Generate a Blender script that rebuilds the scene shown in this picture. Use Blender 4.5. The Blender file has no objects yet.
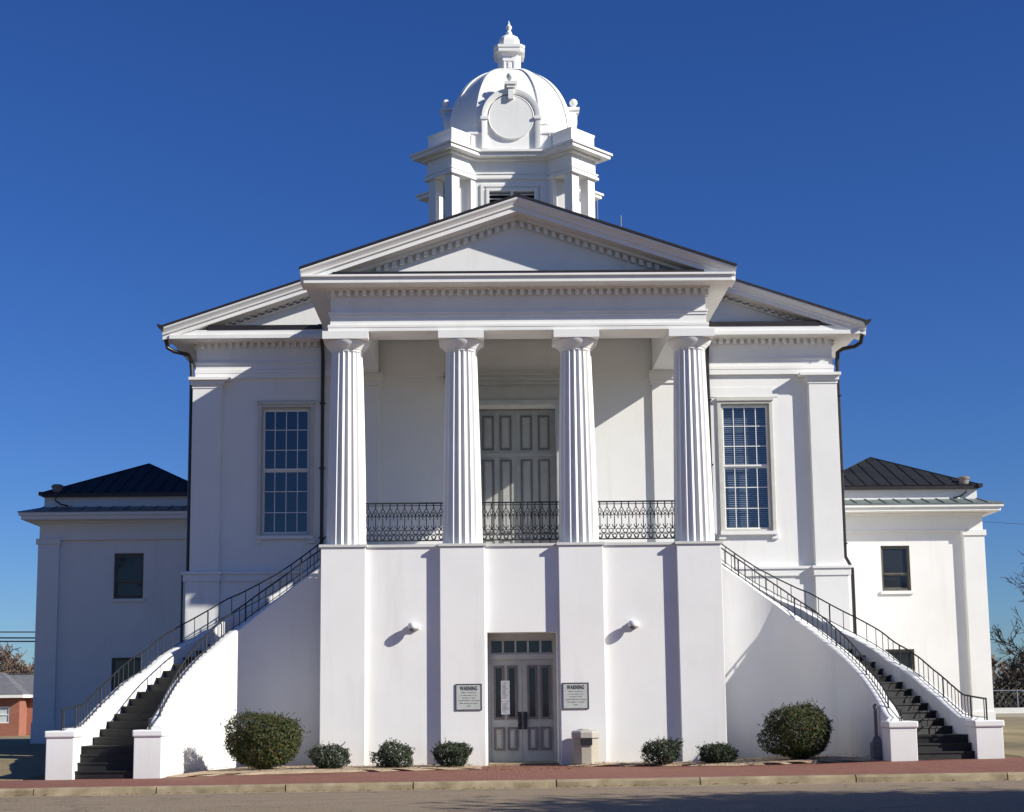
import bpy, bmesh, math, random
from mathutils import Vector, Matrix
from math import sin, cos, pi, radians, sqrt
R_ = radians
random.seed(7)
scene = bpy.context.scene
COL = bpy.context.collection

# ------------------------------------------------------------------ materials
def newmat(name):
    m = bpy.data.materials.new(name); m.use_nodes = True
    nt = m.node_tree
    return m, nt, nt.nodes['Principled BSDF'], nt.nodes['Material Output']

def ramp(nt, fac, stops):
    r = nt.nodes.new('ShaderNodeValToRGB')
    els = r.color_ramp.elements
    while len(els) < len(stops): els.new(.5)
    for e, (p, c) in zip(els, stops):
        e.position = p; e.color = (c[0], c[1], c[2], 1)
    nt.links.new(fac, r.inputs[0]); return r.outputs[0]

def noise(nt, scale, detail=4, rough=.55, vec=None, stretch=None):
    n = nt.nodes.new('ShaderNodeTexNoise')
    n.inputs['Scale'].default_value = scale; n.inputs['Detail'].default_value = detail
    n.inputs['Roughness'].default_value = rough
    if vec is None:
        tc = nt.nodes.new('ShaderNodeNewGeometry'); vec = tc.outputs['Position']
    if stretch:
        mp = nt.nodes.new('ShaderNodeMapping'); mp.inputs['Scale'].default_value = stretch
        nt.links.new(vec, mp.inputs[0]); vec = mp.outputs[0]
    nt.links.new(vec, n.inputs['Vector']); return n.outputs['Fac']

def mixc(nt, fac, a, b, mode='MIX'):
    n = nt.nodes.new('ShaderNodeMix'); n.data_type = 'RGBA'; n.blend_type = mode
    if isinstance(fac, float): n.inputs[0].default_value = fac
    else: nt.links.new(fac, n.inputs[0])
    for i, c in ((6, a), (7, b)):
        if isinstance(c, tuple): n.inputs[i].default_value = (c[0], c[1], c[2], 1)
        else: nt.links.new(c, n.inputs[i])
    return n.outputs[2]

def bump(nt, bs, h, strength, dist=.02):
    b = nt.nodes.new('ShaderNodeBump'); b.inputs['Strength'].default_value = strength
    b.inputs['Distance'].default_value = dist
    nt.links.new(h, b.inputs['Height']); nt.links.new(b.outputs[0], bs.inputs['Normal'])

def simple(name, c1, c2, scale=8, rough=.7, bmp=0, bscale=60, metal=0, bdist=.01, spec=None, stretch=None):
    m, nt, bs, o = newmat(name)
    f = noise(nt, scale, stretch=stretch)
    nt.links.new(ramp(nt, f, [(.3, c1), (.7, c2)]), bs.inputs['Base Color'])
    bs.inputs['Roughness'].default_value = rough; bs.inputs['Metallic'].default_value = metal
    if spec is not None: bs.inputs['Specular IOR Level'].default_value = spec
    if bmp: bump(nt, bs, noise(nt, bscale), bmp, bdist)
    return m

def stucco(name, base, dirt, bmp=.22):
    m, nt, bs, o = newmat(name)
    big = noise(nt, .7, 6, .6); streak = noise(nt, 1.6, 5, .6, stretch=(1.5, 1.5, .18))
    c = ramp(nt, big, [(.35, base), (.75, tuple(x*.93 for x in base))])
    sf = ramp(nt, streak, [(.55, (0, 0, 0)), (.8, (.36, .36, .36))])
    c = mixc(nt, sf, c, dirt)
    # weather stains close to the ground, with an uneven edge
    g = nt.nodes.new('ShaderNodeNewGeometry'); sx = nt.nodes.new('ShaderNodeSeparateXYZ')
    nt.links.new(g.outputs['Position'], sx.inputs[0])
    mr = nt.nodes.new('ShaderNodeMapRange'); mr.inputs[1].default_value = .75; mr.inputs[2].default_value = 0.0
    mr.inputs[3].default_value = 0; mr.inputs[4].default_value = .55
    nt.links.new(sx.outputs[2], mr.inputs[0])
    mu = nt.nodes.new('ShaderNodeMath'); mu.operation = 'MULTIPLY'
    nt.links.new(mr.outputs[0], mu.inputs[0]); nt.links.new(noise(nt, 3.0, 5, .7), mu.inputs[1])
    c = mixc(nt, mu.outputs[0], c, tuple(x*.75 for x in dirt))
    nt.links.new(c, bs.inputs['Base Color'])
    bs.inputs['Roughness'].default_value = .75; bs.inputs['Specular IOR Level'].default_value = .25
    bump(nt, bs, noise(nt, 28, 5, .6), bmp, .012)
    return m

M = {}
M['stucco'] = stucco('stucco_white', (.79, .785, .775), (.58, .56, .53))
M['trim'] = stucco('painted_wood_trim', (.79, .785, .77), (.62, .60, .56), .05)
M['tower'] = stucco('tower_paint', (.80, .795, .775), (.56, .55, .50), .08)
M['cream'] = simple('cream_band', (.55, .55, .53), (.62, .62, .60), 3, .7)
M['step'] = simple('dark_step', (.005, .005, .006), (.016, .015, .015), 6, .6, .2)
M['iron'] = simple('wrought_iron', (.012, .012, .014), (.022, .021, .022), 20, .45)
M['roof'] = simple('dark_metal_roof', (.016, .017, .019), (.028, .029, .032), 2, .6, spec=.12)
M['skirt'] = simple('weathered_grey_metal', (.11, .14, .14), (.17, .2, .195), 3, .45)
M['gutter'] = simple('dark_gutter', (.018, .014, .013), (.03, .024, .022), 5, .4)
M['doorgrey'] = simple('grey_green_door', (.36, .37, .35), (.42, .43, .41), 4, .5)
M['mould'] = simple('brown_grey_moulding', (.13, .115, .11), (.17, .15, .145), 6, .5)
M['framegrey'] = simple('grey_door_frame', (.40, .41, .40), (.46, .47, .46), 4, .5)
M['winframe'] = simple('window_frame_paint', (.50, .49, .45), (.58, .57, .53), 5, .55)
M['darkframe'] = simple('dark_window_frame', (.09, .085, .07), (.13, .12, .10), 5, .5)
M['blind'] = simple('window_blind', (.40, .44, .46), (.62, .65, .66), 1.5, .6)
M['void'] = simple('shade_black', (.01, .01, .012), (.015, .015, .018), 3, .9)  # near-black colour stands in for the shade of unlit rooms and openings
M['concrete'] = simple('aggregate_concrete', (.34, .31, .25), (.46, .43, .36), 60, .9, .5, 150)
M['lid'] = simple('grey_lid', (.36, .34, .30), (.42, .40, .36), 20, .7, .2)
M['signface'] = simple('sign_face', (.42, .44, .42), (.50, .52, .50), 10, .45)
M['signframe'] = simple('sign_border', (.05, .045, .055), (.07, .06, .07), 12, .5)
M['paper'] = simple('paper', (.78, .78, .80), (.86, .86, .88), 10, .8)
M['ink'] = simple('ink', (.02, .02, .025), (.04, .04, .045), 10, .7)
M['lamp'] = simple('lamp_housing', (.62, .62, .64), (.72, .72, .74), 12, .35)
M['lens'] = simple('smoked_lens', (.12, .11, .12), (.2, .19, .2), 12, .15)
M['bark'] = simple('bare_bark', (.10, .075, .055), (.19, .15, .115), 6, .9, .4, 20)
M['twig'] = simple('brown_twigs', (.09, .062, .045), (.17, .12, .09), 1.2, .9)
M['darktwig'] = simple('dark_twigs', (.05, .04, .03), (.10, .075, .055), 1.2, .9)
M['shingle'] = simple('grey_shingles', (.10, .10, .11), (.17, .17, .18), 3, .9, .3, 30)
M['housetrim'] = simple('house_trim', (.74, .73, .70), (.8, .79, .76), 3, .6)
M['carpaint'] = simple('silver_paint', (.55, .56, .58), (.6, .61, .63), 3, .3, metal=.2)
M['tyre'] = simple('tyre_rubber', (.02, .02, .02), (.035, .035, .035), 9, .8)
M['carglass'] = simple('car_glass', (.02, .025, .03), (.03, .035, .04), 9, .1)
M['pipe'] = simple('grey_pipe', (.13, .12, .12), (.2, .19, .18), 9, .6)
M['asphaltjoint'] = simple('joint', (.06, .05, .04), (.09, .08, .06), 9, .9)
M['ventpipe'] = simple('brown_vent', (.16, .13, .12), (.24, .2, .18), 5, .7)
M['rod'] = simple('grey_rod', (.30, .31, .34), (.38, .39, .42), 5, .4, metal=.5)
M['wood'] = simple('pole_wood', (.12, .09, .07), (.2, .16, .12), 5, .9, .3, 20, stretch=(4, 4, .4))
M['hedge'] = simple('dark_undergrowth', (.03, .028, .018), (.07, .055, .032), 2, .9)

def leafmat(name, stops, scale):
    m, nt, bs, o = newmat(name)
    f = noise(nt, scale, 3, .7)
    nt.links.new(ramp(nt, f, stops), bs.inputs['Base Color'])
    bs.inputs['Roughness'].default_value = .6; bs.inputs['Specular IOR Level'].default_value = .15
    return m
M['leafbig'] = leafmat('holly_leaves', [(.25, (.014, .024, .009)), (.42, (.04, .058, .018)), (.56, (.075, .09, .03)), (.64, (.14, .055, .028)), (.72, (.045, .06, .022))], 11)
M['leafsmall'] = leafmat('small_shrub_leaves', [(.3, (.011, .02, .011)), (.5, (.035, .05, .026)), (.7, (.11, .13, .085))], 26)
M['leaftree'] = leafmat('tree_leaves', [(.2, (.02, .035, .015)), (.5, (.04, .07, .025)), (.8, (.07, .10, .035))], 2)

# glass: mostly see-through to the dark rooms, mirror-like on top
def glass(name, tint, refl, tr):
    m, nt, bs, o = newmat(name)
    bs.inputs['Base Color'].default_value = (*tint, 1); bs.inputs['Roughness'].default_value = .4
    t = nt.nodes.new('ShaderNodeBsdfTransparent'); t.inputs[0].default_value = (.90, .94, 1, 1)
    g = nt.nodes.new('ShaderNodeBsdfGlossy'); g.inputs['Roughness'].default_value = .03
    g.inputs[0].default_value = (.9, .95, 1, 1)
    a = nt.nodes.new('ShaderNodeMixShader'); a.inputs[0].default_value = tr
    nt.links.new(bs.outputs[0], a.inputs[1]); nt.links.new(t.outputs[0], a.inputs[2])
    b = nt.nodes.new('ShaderNodeMixShader'); b.inputs[0].default_value = refl
    nt.links.new(a.outputs[0], b.inputs[1]); nt.links.new(g.outputs[0], b.inputs[2])
    nt.links.new(b.outputs[0], o.inputs[0])
    bp = nt.nodes.new('ShaderNodeBump'); bp.inputs['Strength'].default_value = .05; bp.inputs['Distance'].default_value = .02
    nt.links.new(noise(nt, 2.2, 2), bp.inputs['Height']); nt.links.new(bp.outputs[0], g.inputs['Normal'])
    return m
M['glass'] = glass('window_glass', (.014, .022, .038), .06, .8)
M['darkglass'] = glass('dark_glass', (.008, .009, .011), .035, .0)

def brickmat(name, c1, c2, mortar, sx, w, h, rot=0.0, msize=.012):
    m, nt, bs, o = newmat(name)
    tc = nt.nodes.new('ShaderNodeTexCoord'); mp = nt.nodes.new('ShaderNodeMapping')
    mp.inputs['Rotation'].default_value = (0, 0, rot)
    nt.links.new(tc.outputs['Object' if sx else 'UV'], mp.inputs[0])
    b = nt.nodes.new('ShaderNodeTexBrick'); nt.links.new(mp.outputs[0], b.inputs['Vector'])
    b.inputs['Scale'].default_value = 1; b.inputs['Brick Width'].default_value = w; b.inputs['Row Height'].default_value = h
    b.inputs['Mortar Size'].default_value = msize; b.inputs['Mortar Smooth'].default_value = .3
    b.inputs['Color1'].default_value = (*c1, 1); b.inputs['Color2'].default_value = (*c2, 1); b.inputs['Mortar'].default_value = (*mortar, 1)
    c = mixc(nt, ramp(nt, noise(nt, 1.3, 6, .65), [(.35, (0, 0, 0)), (.75, (.5, .5, .5))]), b.outputs['Color'], tuple(x*.7 for x in c1))
    nt.links.new(c, bs.inputs['Base Color']); bs.inputs['Roughness'].default_value = .85
    inv = nt.nodes.new('ShaderNodeMath'); inv.operation = 'SUBTRACT'; inv.inputs[0].default_value = 1
    nt.links.new(b.outputs['Fac'], inv.inputs[1]); bump(nt, bs, inv.outputs[0], .4, .006)
    return m
M['paving'] = brickmat('brick_paving', (.20, .062, .038), (.27, .10, .06), (.14, .085, .06), True, .2, .1, R_(90))
M['brickwall'] = brickmat('red_brick_wall', (.30, .085, .05), (.37, .12, .075), (.30, .2, .15), False, .22, .075)

def road_mat():
    m, nt, bs, o = newmat('asphalt')
    fine = noise(nt, 26, 5, .85); agg = noise(nt, 22, 2, .6); big = noise(nt, .5, 5, .6, stretch=(.25, 1.5, 1)); streak = noise(nt, 1.2, 4, .6, stretch=(.12, 2.2, 1))
    c = ramp(nt, fine, [(.36, (.09, .062, .04)), (.5, (.215, .16, .105)), (.64, (.41, .31, .205))])
    c = mixc(nt, ramp(nt, big, [(.4, (0, 0, 0)), (.7, (.45, .45, .45))]), c, (.17, .13, .085))
    c = mixc(nt, ramp(nt, streak, [(.5, (0, 0, 0)), (.75, (.4, .4, .4))]), c, (.30, .225, .145))
    g = nt.nodes.new('ShaderNodeNewGeometry'); wn = nt.nodes.new('ShaderNodeTexNoise'); wn.inputs['Scale'].default_value = 1.1; wn.inputs['Detail'].default_value = 4
    nt.links.new(g.outputs['Position'], wn.inputs['Vector'])
    av = nt.nodes.new('ShaderNodeVectorMath'); av.operation = 'MULTIPLY_ADD'; av.inputs[1].default_value = (1.6, 1.6, 1.6)
    nt.links.new(wn.outputs['Color'], av.inputs[0]); nt.links.new(g.outputs['Position'], av.inputs[2])
    vo = nt.nodes.new('ShaderNodeTexVoronoi'); vo.feature = 'DISTANCE_TO_EDGE'; vo.inputs['Scale'].default_value = .33; nt.links.new(av.outputs[0], vo.inputs['Vector'])
    c = mixc(nt, ramp(nt, vo.outputs['Distance'], [(.0, (.75, .75, .75)), (.012, (0, 0, 0))]), c, (.07, .055, .04))
    nt.links.new(c, bs.inputs['Base Color']); bs.inputs['Roughness'].default_value = .9
    bump(nt, bs, agg, .6, .01); return m
M['road'] = road_mat()
def ground_mat(name, a, b, c3, s=1.0):
    m, nt, bs, o = newmat(name)
    c = ramp(nt, noise(nt, .35*s, 8, .7), [(.3, a), (.5, b), (.72, c3)])
    c = mixc(nt, ramp(nt, noise(nt, 35, 4, .7), [(.35, (0, 0, 0)), (.75, (.5, .5, .5))]), c, tuple(x*.6 for x in b))
    nt.links.new(c, bs.inputs['Base Color']); bs.inputs['Roughness'].default_value = .95
    bump(nt, bs, noise(nt, 18, 6, .7), .7, .05); return m
M['lawn'] = ground_mat('dormant_lawn', (.13, .115, .05), (.27, .215, .115), (.33, .26, .15))
M['verge'] = ground_mat('low_bounce_verge', (.03, .035, .015), (.06, .06, .03), (.09, .08, .045))  # colour kept dark so the far ground bounces little light
M['dryleaf'] = simple('dry_leaves', (.10, .06, .03), (.28, .18, .09), 9, .8)
M['bed'] = ground_mat('sandy_bed', (.36, .26, .17), (.50, .38, .26), (.28, .18, .11), 4)
M['curb'] = simple('old_curb_concrete', (.19, .145, .085), (.36, .29, .19), 2.6, .9, .6, 40)

# ------------------------------------------------------------------ mesh builder
class MB:
    def __init__(s): s.v = []; s.f = []; s.uv = None
    def poly(s, pts):
        n = len(s.v); s.v += [tuple(p) for p in pts]; s.f.append(tuple(range(n, n+len(pts)))); return s
    def box(s, x0, x1, y0, y1, z0, z1):
        if x0 > x1: x0, x1 = x1, x0
        n = len(s.v)
        s.v += [(x0,y0,z0),(x1,y0,z0),(x1,y1,z0),(x0,y1,z0),(x0,y0,z1),(x1,y0,z1),(x1,y1,z1),(x0,y1,z1)]
        s.f += [tuple(n+i for i in q) for q in ((0,3,2,1),(4,5,6,7),(0,1,5,4),(1,2,6,5),(2,3,7,6),(3,0,4,7))]
        return s
    def prism(s, pts, d, cap=True):          # pts: list of 3-D points (one face); d: extrusion vector
        n = len(s.v); k = len(pts)
        s.v += [tuple(p) for p in pts] + [(p[0]+d[0], p[1]+d[1], p[2]+d[2]) for p in pts]
        for i in range(k):
            j = (i+1) % k; s.f.append((n+i, n+j, n+k+j, n+k+i))
        if cap: s.f.append(tuple(n+i for i in range(k))[::-1]); s.f.append(tuple(n+k+i for i in range(k)))
        return s
    def loft(s, rings, closed=True, caps=True):
        n = len(s.v); k = len(rings[0])
        for r in rings: s.v += [tuple(p) for p in r]
        for a in range(len(rings)-1):
            for i in range(k if closed else k-1):
                j = (i+1) % k
                s.f.append((n+a*k+i, n+a*k+j, n+(a+1)*k+j, n+(a+1)*k+i))
        if caps and closed:
            s.f.append(tuple(n+i for i in range(k))[::-1]); m = n+(len(rings)-1)*k
            s.f.append(tuple(m+i for i in range(k)))
        return s
    def lathe(s, prof, cx=0, cy=0, n=24):
        return s.loft([[(cx+r*cos(2*pi*i/n), cy+r*sin(2*pi*i/n), z) for i in range(n)] for r, z in prof])
    def tube(s, pts, r, n=6, r2=None):
        pts = [Vector(p) for p in pts]; rings = []
        up = None
        for i, p in enumerate(pts):
            d = (pts[min(i+1, len(pts)-1)] - pts[max(i-1, 0)])
            if d.length < 1e-7: d = Vector((0, 0, 1))
            d.normalize()
            if up is None:
                up = Vector((0, 0, 1)) if abs(d.z) < .9 else Vector((1, 0, 0))
            a = d.cross(up)
            if a.length < 1e-4: a = d.cross(Vector((1, .3, 0)))
            a.normalize(); b = a.cross(d).normalized(); up = b
            rr = r if r2 is None else r + (r2-r)*i/(len(pts)-1)
            rings.append([p + a*rr*cos(2*pi*k/n+pi/n) + b*rr*sin(2*pi*k/n+pi/n) for k in range(n)])
        return s.loft(rings)
    def ring(s, c, r, t, n=10):              # small iron ring in the xz plane
        pts = [(c[0]+r*cos(2*pi*i/n), c[1], c[2]+r*sin(2*pi*i/n)) for i in range(n+1)]
        return s.tube(pts, t, 4)
    def build(s, name, mat, parent=None, smooth=None, bevel=0, recalc=True):
        me = bpy.data.meshes.new(name); me.from_pydata(s.v, [], s.f); me.validate()
        if recalc:
            bm = bmesh.new(); bm.from_mesh(me); bmesh.ops.recalc_face_normals(bm, faces=bm.faces); bm.to_mesh(me); bm.free()
        if smooth is not None:
            me.polygons.foreach_set('use_smooth', [True]*len(me.polygons)); me.set_sharp_from_angle(angle=R_(smooth))
        me.materials.append(M[mat] if isinstance(mat, str) else mat)
        o = bpy.data.objects.new(name, me); COL.objects.link(o)
        if parent: o.parent = parent
        if bevel:
            b = o.modifiers.new('bevel', 'BEVEL'); b.width = bevel; b.segments = 2; b.limit_method = 'ANGLE'; b.angle_limit = R_(40)
        return o

def walls(mb, x0, x1, z0, z1, y, t, holes):
    """wall in the xz plane, front at y, back at y+t, with real rectangular openings"""
    xs = sorted({x0, x1, *[h[0] for h in holes], *[h[1] for h in holes]}); xs = [x for x in xs if x0 <= x <= x1]
    zs = sorted({z0, z1, *[h[2] for h in holes], *[h[3] for h in holes]}); zs = [z for z in zs if z0 <= z <= z1]
    def hole(i, j):
        if i < 0 or j < 0 or i >= len(xs)-1 or j >= len(zs)-1: return True
        cx, cz = (xs[i]+xs[i+1])/2, (zs[j]+zs[j+1])/2
        return any(h[0] < cx < h[1] and h[2] < cz < h[3] for h in holes)
    for i in range(len(xs)-1):
        for j in range(len(zs)-1):
            if hole(i, j): continue
            a, b, c, d = xs[i], xs[i+1], zs[j], zs[j+1]
            mb.poly([(a,y,c),(b,y,c),(b,y,d),(a,y,d)]); mb.poly([(b,y+t,c),(a,y+t,c),(a,y+t,d),(b,y+t,d)])
            if hole(i-1, j): mb.poly([(a,y+t,c),(a,y,c),(a,y,d),(a,y+t,d)])
            if hole(i+1, j): mb.poly([(b,y,c),(b,y+t,c),(b,y+t,d),(b,y,d)])
            if hole(i, j-1): mb.poly([(a,y,c),(a,y+t,c),(b,y+t,c),(b,y,c)])
            if hole(i, j+1): mb.poly([(a,y,d),(b,y,d),(b,y+t,d),(a,y+t,d)])

def tag(o, label=None, cat=None, group=None, kind=None):
    if label: o['label'] = label
    if cat: o['category'] = cat
    if group: o['group'] = group
    if kind: o['kind'] = kind
    return o
def thing(name, label, cat, loc=(0,0,0), rz=0, group=None):
    o = bpy.data.objects.new(name, None); COL.objects.link(o); o.location = loc; o.rotation_euler = (0,0,rz)
    o.empty_display_size = .3
    return tag(o, label, cat, group)
def copy_tree(o, parent=None):
    c = o.copy(); COL.objects.link(c)
    if parent: c.parent = parent
    for ch in list(o.children): copy_tree(ch, c)
    return c

# ------------------------------------------------------------------ terrain
def interp(t, x):
    if x <= t[0][0]: return t[0][1]
    for (a, b), (c, d) in zip(t, t[1:]):
        if x <= c: return b + (d-b)*(x-a)/(c-a)
    return t[-1][1]
def sstep(x, a, b):
    t = min(1, max(0, (x-a)/(b-a))); return t*t*(3-2*t)
YC = -8.0
def zcurb(x): return .06 + .004*max(-30, min(30, x))
def zinner(x): return interp([(-12,-.05),(-8.3,-.04),(-5,0),(5,0),(8.3,.15),(12,.19)], x)
def zwalk(x, y): 
    t = min(1, max(0, (y-YC)/(-3.4-YC))); return zcurb(x)*(1-t) + zinner(x)*t
def zroad(x, y): return zcurb(x) - .13 + .012*min(4, max(0, YC-.5-y))
def zlawn(x, y):
    zl = interp([(-3.4,-.05),(0,.03),(12,.38),(30,.12),(60,-.4),(5000,-.4)], y)
    zr = interp([(-3.4,.19),(0,.24),(12,.38),(45,.35),(200,.2),(5000,.2)], y)
    t = sstep(x, -10, 10); return zl*(1-t) + zr*t

def grid(name, xs, ys, zf, mat, kind='structure'):
    mb = MB(); nx = len(xs)
    mb.v = [(x, y, zf(x, y)) for y in ys for x in xs]
    mb.f = [(j*nx+i, j*nx+i+1, (j+1)*nx+i+1, (j+1)*nx+i) for j in range(len(ys)-1) for i in range(nx-1)]
    o = mb.build(name, mat, recalc=False, smooth=30); tag(o, kind=kind); return o
def gz(x, y):
    if y < -3.4: return min(zwalk(x, max(y, YC)), 99) - .32
    if y < 4 and abs(x) < 11.2: return zinner(x) - .3
    return zlawn(x, y)
xs = [-4000,-1500,-600,-250,-120,-70,-45,-30,-22,-18,-15,-13,-11.3,-11.1,-9,-6,-3,0,3,6,9,11.1,11.3,13,15,18,22,30,45,70,120,250,600,1500,4000]
ys = [-2500,-600,-150,-60,-25,-12,-8.3,-6.5,-3.5,-3.38,-2,0,3.9,4.1,8,12,16,20,30,45,60,90,140,200,400,900,2000,5000]
g = grid('ground', xs, ys, gz, 'lawn')
g['label'] = 'dormant tan lawn around the courthouse'
sw = grid('sidewalk', [x*1.0 for x in range(-70, 71, 2)], [YC+.15, -7, -6, -5, -4.2, -3.4], zwalk, 'paving')
mb = MB()                                   # brick apron reaching back to the podium between the stairs
ax = [-8.9,-8.3,-6,-5,-3,-1,0,1,3,5,6,8.3,8.9]; ay = [-3.4,-2.5,-1.5,-.5,.6]
n = len(ax); mb.v = [(x, y, zinner(x)) for y in ay for x in ax]
mb.f = [(j*n+i, j*n+i+1, (j+1)*n+i+1, (j+1)*n+i) for j in range(len(ay)-1) for i in range(n-1)]
tag(mb.build('sidewalk', 'paving', recalc=False), kind='structure')
for s in (-1, 1):                            # little paved strip at the foot of each stair
    mb = MB(); x0, x1 = s*8.9, s*11.2
    p = [(min(x0,x1), -3.4), (max(x0,x1), -3.4), (max(x0,x1), -3.0), (min(x0,x1), -3.0)]
    mb.poly([(x, y, zinner(x)) for x, y in p]); tag(mb.build('sidewalk', 'paving', recalc=False), kind='structure')
# curb in cast lengths with open joints, concrete gutter, road
mb = MB(); x = -70; jt = []
rc = random.Random(3)
cuts = [-70,-58,-46,-34,-22,-13.5,-6.45,-5.4+0, 6.0,14.0,22,34,46,58,70]
cuts = [-70,-58,-46,-34,-22,-15,-12,-9.58,-7.23,-4.76,-2.31,.45,3.22,6.24,9.18,12,15,22,34,46,58,70]
for a, b in zip(cuts, cuts[1:]):
    a += .012; b -= .012
    rings = []
    m = max(2, int((b-a)/.3))
    for i in range(m+1):
        xx = a+(b-a)*i/m; z = zcurb(xx); w = .012*sin(xx*5.3)+.008*sin(xx*13)+rc.uniform(-.008, .008)
        rings.append([(xx, YC-.03, z-.3), (xx, YC-.015+w, z-.04), (xx, YC+.02+w, z+.004), (xx, YC+.15, z+.006), (xx, YC+.15, z-.3)])
    mb.loft(rings)
tag(mb.build('curb', 'curb', smooth=35), kind='structure')
mb = MB(); rings = []
for i in range(141):
    xx = -70+i; z = zcurb(xx)-.13; rings.append([(xx, YC-.36+.015*sin(xx*1.7), z-.01), (xx, YC+.0, z-.004)])
mb.loft(rings, closed=False); tag(mb.build('gutter', 'curb', recalc=False), kind='structure')
tag(mb.build('gutter', 'curb'), kind='structure') if False else None
road = grid('road', [x*2.0 for x in range(-40, 41)], [-60,-30,-20,-15,-12,-10,-9,YC-.34], lambda x, y: zroad(x, y)-.002, 'road')
grid('ground', [-400,-70,-30,0,30,70,400], [-400,-150,-60,-22], lambda x,y: -.09, 'verge')['label'] = 'unseen dark grass across the road, added to cut bounce light'  # unseen ground behind the camera, added dark to weaken bounce light
# sandy planting beds at the foot of the wall
def bed(pts):
    mb = MB(); c = Vector((sum(p[0] for p in pts)/len(pts), sum(p[1] for p in pts)/len(pts)))
    top = [(x, y, zinner(x)+.008) for x, y in pts]; ins = []
    for x, y in pts:
        q = Vector((x, y)) + (c-Vector((x, y)))*.12; ins.append((q.x, q.y, zinner(q.x)+.05))
    n = len(pts)
    mb.v = top+ins+[(c.x, c.y, zinner(c.x)+.07)]
    for i in range(n):
        j = (i+1) % n; mb.f.append((i, j, n+j, n+i)); mb.f.append((n+i, n+j, 2*n))
    tag(mb.build('planting_bed', 'bed', smooth=60), kind='structure')
def edge(x0, y0, x1, y1, n=16, a=.07):
    return [(x0+(x1-x0)*i/n, y0+(y1-y0)*i/n + a*sin(i*2.1)+a*.6*sin(i*4.7)) for i in range(n+1)]
bed(edge(-8.10, -3.2, -4.8, -2.75)+edge(-4.6, -2.7, -1.05, -1.7, 14)+[(-1.0, .2), (-5.0, .2), (-5.0, 1.6), (-6.4, 1.4), (-7.2, .8), (-7.9, -.8), (-8.15, -2.0)])
bed([(1.0, .2)]+edge(1.05, -.95, 4.9, -1.7, 14)+edge(5.1, -1.75, 8.0, -2.9)+[(8.15, -2.0), (7.9, -.8), (7.2, .8), (6.4, 1.4), (5.0, 1.6), (5.0, .2)])
mb = MB(); rr = random.Random(77)              # dry leaves blown against the wall and curb
for i in range(900):
    if rr.random() < .7: x = rr.uniform(-8, 8); y = rr.uniform(-2.6, -.1); z = zinner(x)+.075 if abs(x) > 1.1 else zinner(x)+.012
    else: x = rr.uniform(-12, 12); y = YC-.25+rr.gauss(0, .12); z = zroad(x, y)+.012
    a = rr.uniform(0, 6.3); L = rr.uniform(.02, .05)
    mb.poly([(x-L*cos(a), y-L*sin(a), z), (x+L*.5*sin(a), y-L*.5*cos(a), z+.012), (x+L*cos(a), y+L*sin(a), z+.004), (x-L*.5*sin(a), y+L*.5*cos(a), z+.015)])
tag(mb.build('fallen_leaves', 'dryleaf', recalc=False), 'dry fallen leaves scattered along the wall and curb', 'fallen leaves', kind='stuff')

# ------------------------------------------------------------------ the courthouse
CH = thing('courthouse', 'white stucco courthouse with four fluted columns, twin curved stairs and a domed tower', 'courthouse')
PX_ = [-4.47, -1.49, 1.49, 4.47]
# podium with recessed panels, door opening
mb = MB(); DH = .875; DT = 3.28
walls(mb, -5.03, 5.03, -.3, 5.44, .165, .385, [(-DH, DH, -.3, DT)])
mb.box(-5.03, -DH-.001, .55, 1.3, -.3, 5.44); mb.box(DH+.001, 5.03, .55, 1.3, -.3, 5.44); mb.box(-DH-.001, DH+.001, .55, 1.3, DT+.002, 5.44)
mb.box(-3.6, 3.6, 1.9, 4.86, -.3, 5.4)
mb.box(-3.6, -1.2, 1.3, 1.9, -.3, 5.4); mb.box(1.2, 3.6, 1.3, 1.9, -.3, 5.4)
mb.box(-4.2, -3.6, 1.9, 4.86, -.3, 4.6); mb.box(3.6, 4.2, 1.9, 4.86, -.3, 4.6)
mb.build('podium', 'stucco', CH)
for x in PX_:
    MB().box(x-.56, x+.56, 0, .165, -.3, 5.44).build('pier', 'stucco', CH, bevel=.012)
mb = MB()                                       # porch floor with its thin projecting edge
mb.box(-5.07, 5.07, .12, 1.3, 5.443, 5.51)
for x in PX_: mb.box(x-.6, x+.6, -.04, .12, 5.443, 5.51)
mb.box(-3.6, 3.6, 1.3, 4.86, 5.405, 5.51)
mb.build('porch_floor', 'cream', CH)

# columns
def column_mesh():
    mb = MB(); nf = 20; seg = 8; rings = []
    for k in range(13):
        t = k/12; z = 5.51 + (10.52-5.51)*t
        r = .515 - .112*t - .012*(t*t - t)*-1*0 + .010*sin(pi*t)
        ring = []
        for i in range(nf*seg):
            a = 2*pi*i/(nf*seg) + pi/nf; u = (i % seg)/seg
            d = .062*r*2*sin(pi*u)**.8 if u > 0 else 0
            ring.append(((r-d)*cos(a), (r-d)*sin(a), z))
        rings.append(ring)
    mb.loft(rings); return mb
def capital_mesh():
    mb = MB(); mb.lathe([(.385, 10.515), (.405, 10.53), (.405, 10.57), (.43, 10.58), (.44, 10.60), (.50, 10.66), (.56, 10.73), (.575, 10.78), (.56, 10.80)], n=40)
    mb.box(-.585, .585, -.585, .585, 10.80, 11.0); return mb
c0 = column_mesh().build('column', 'trim', CH, smooth=28); k0 = capital_mesh().build('capital', 'trim', c0, smooth=30)
CX_ = [-4.44, -1.48, 1.48, 4.44]
c0.location = (CX_[0], .56, 0)
for x in CX_[1:]:
    c = c0.copy(); COL.objects.link(c); c.parent = CH; c.location = (x, .56, 0)
    k = k0.copy(); COL.objects.link(k); k.parent = c

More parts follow.
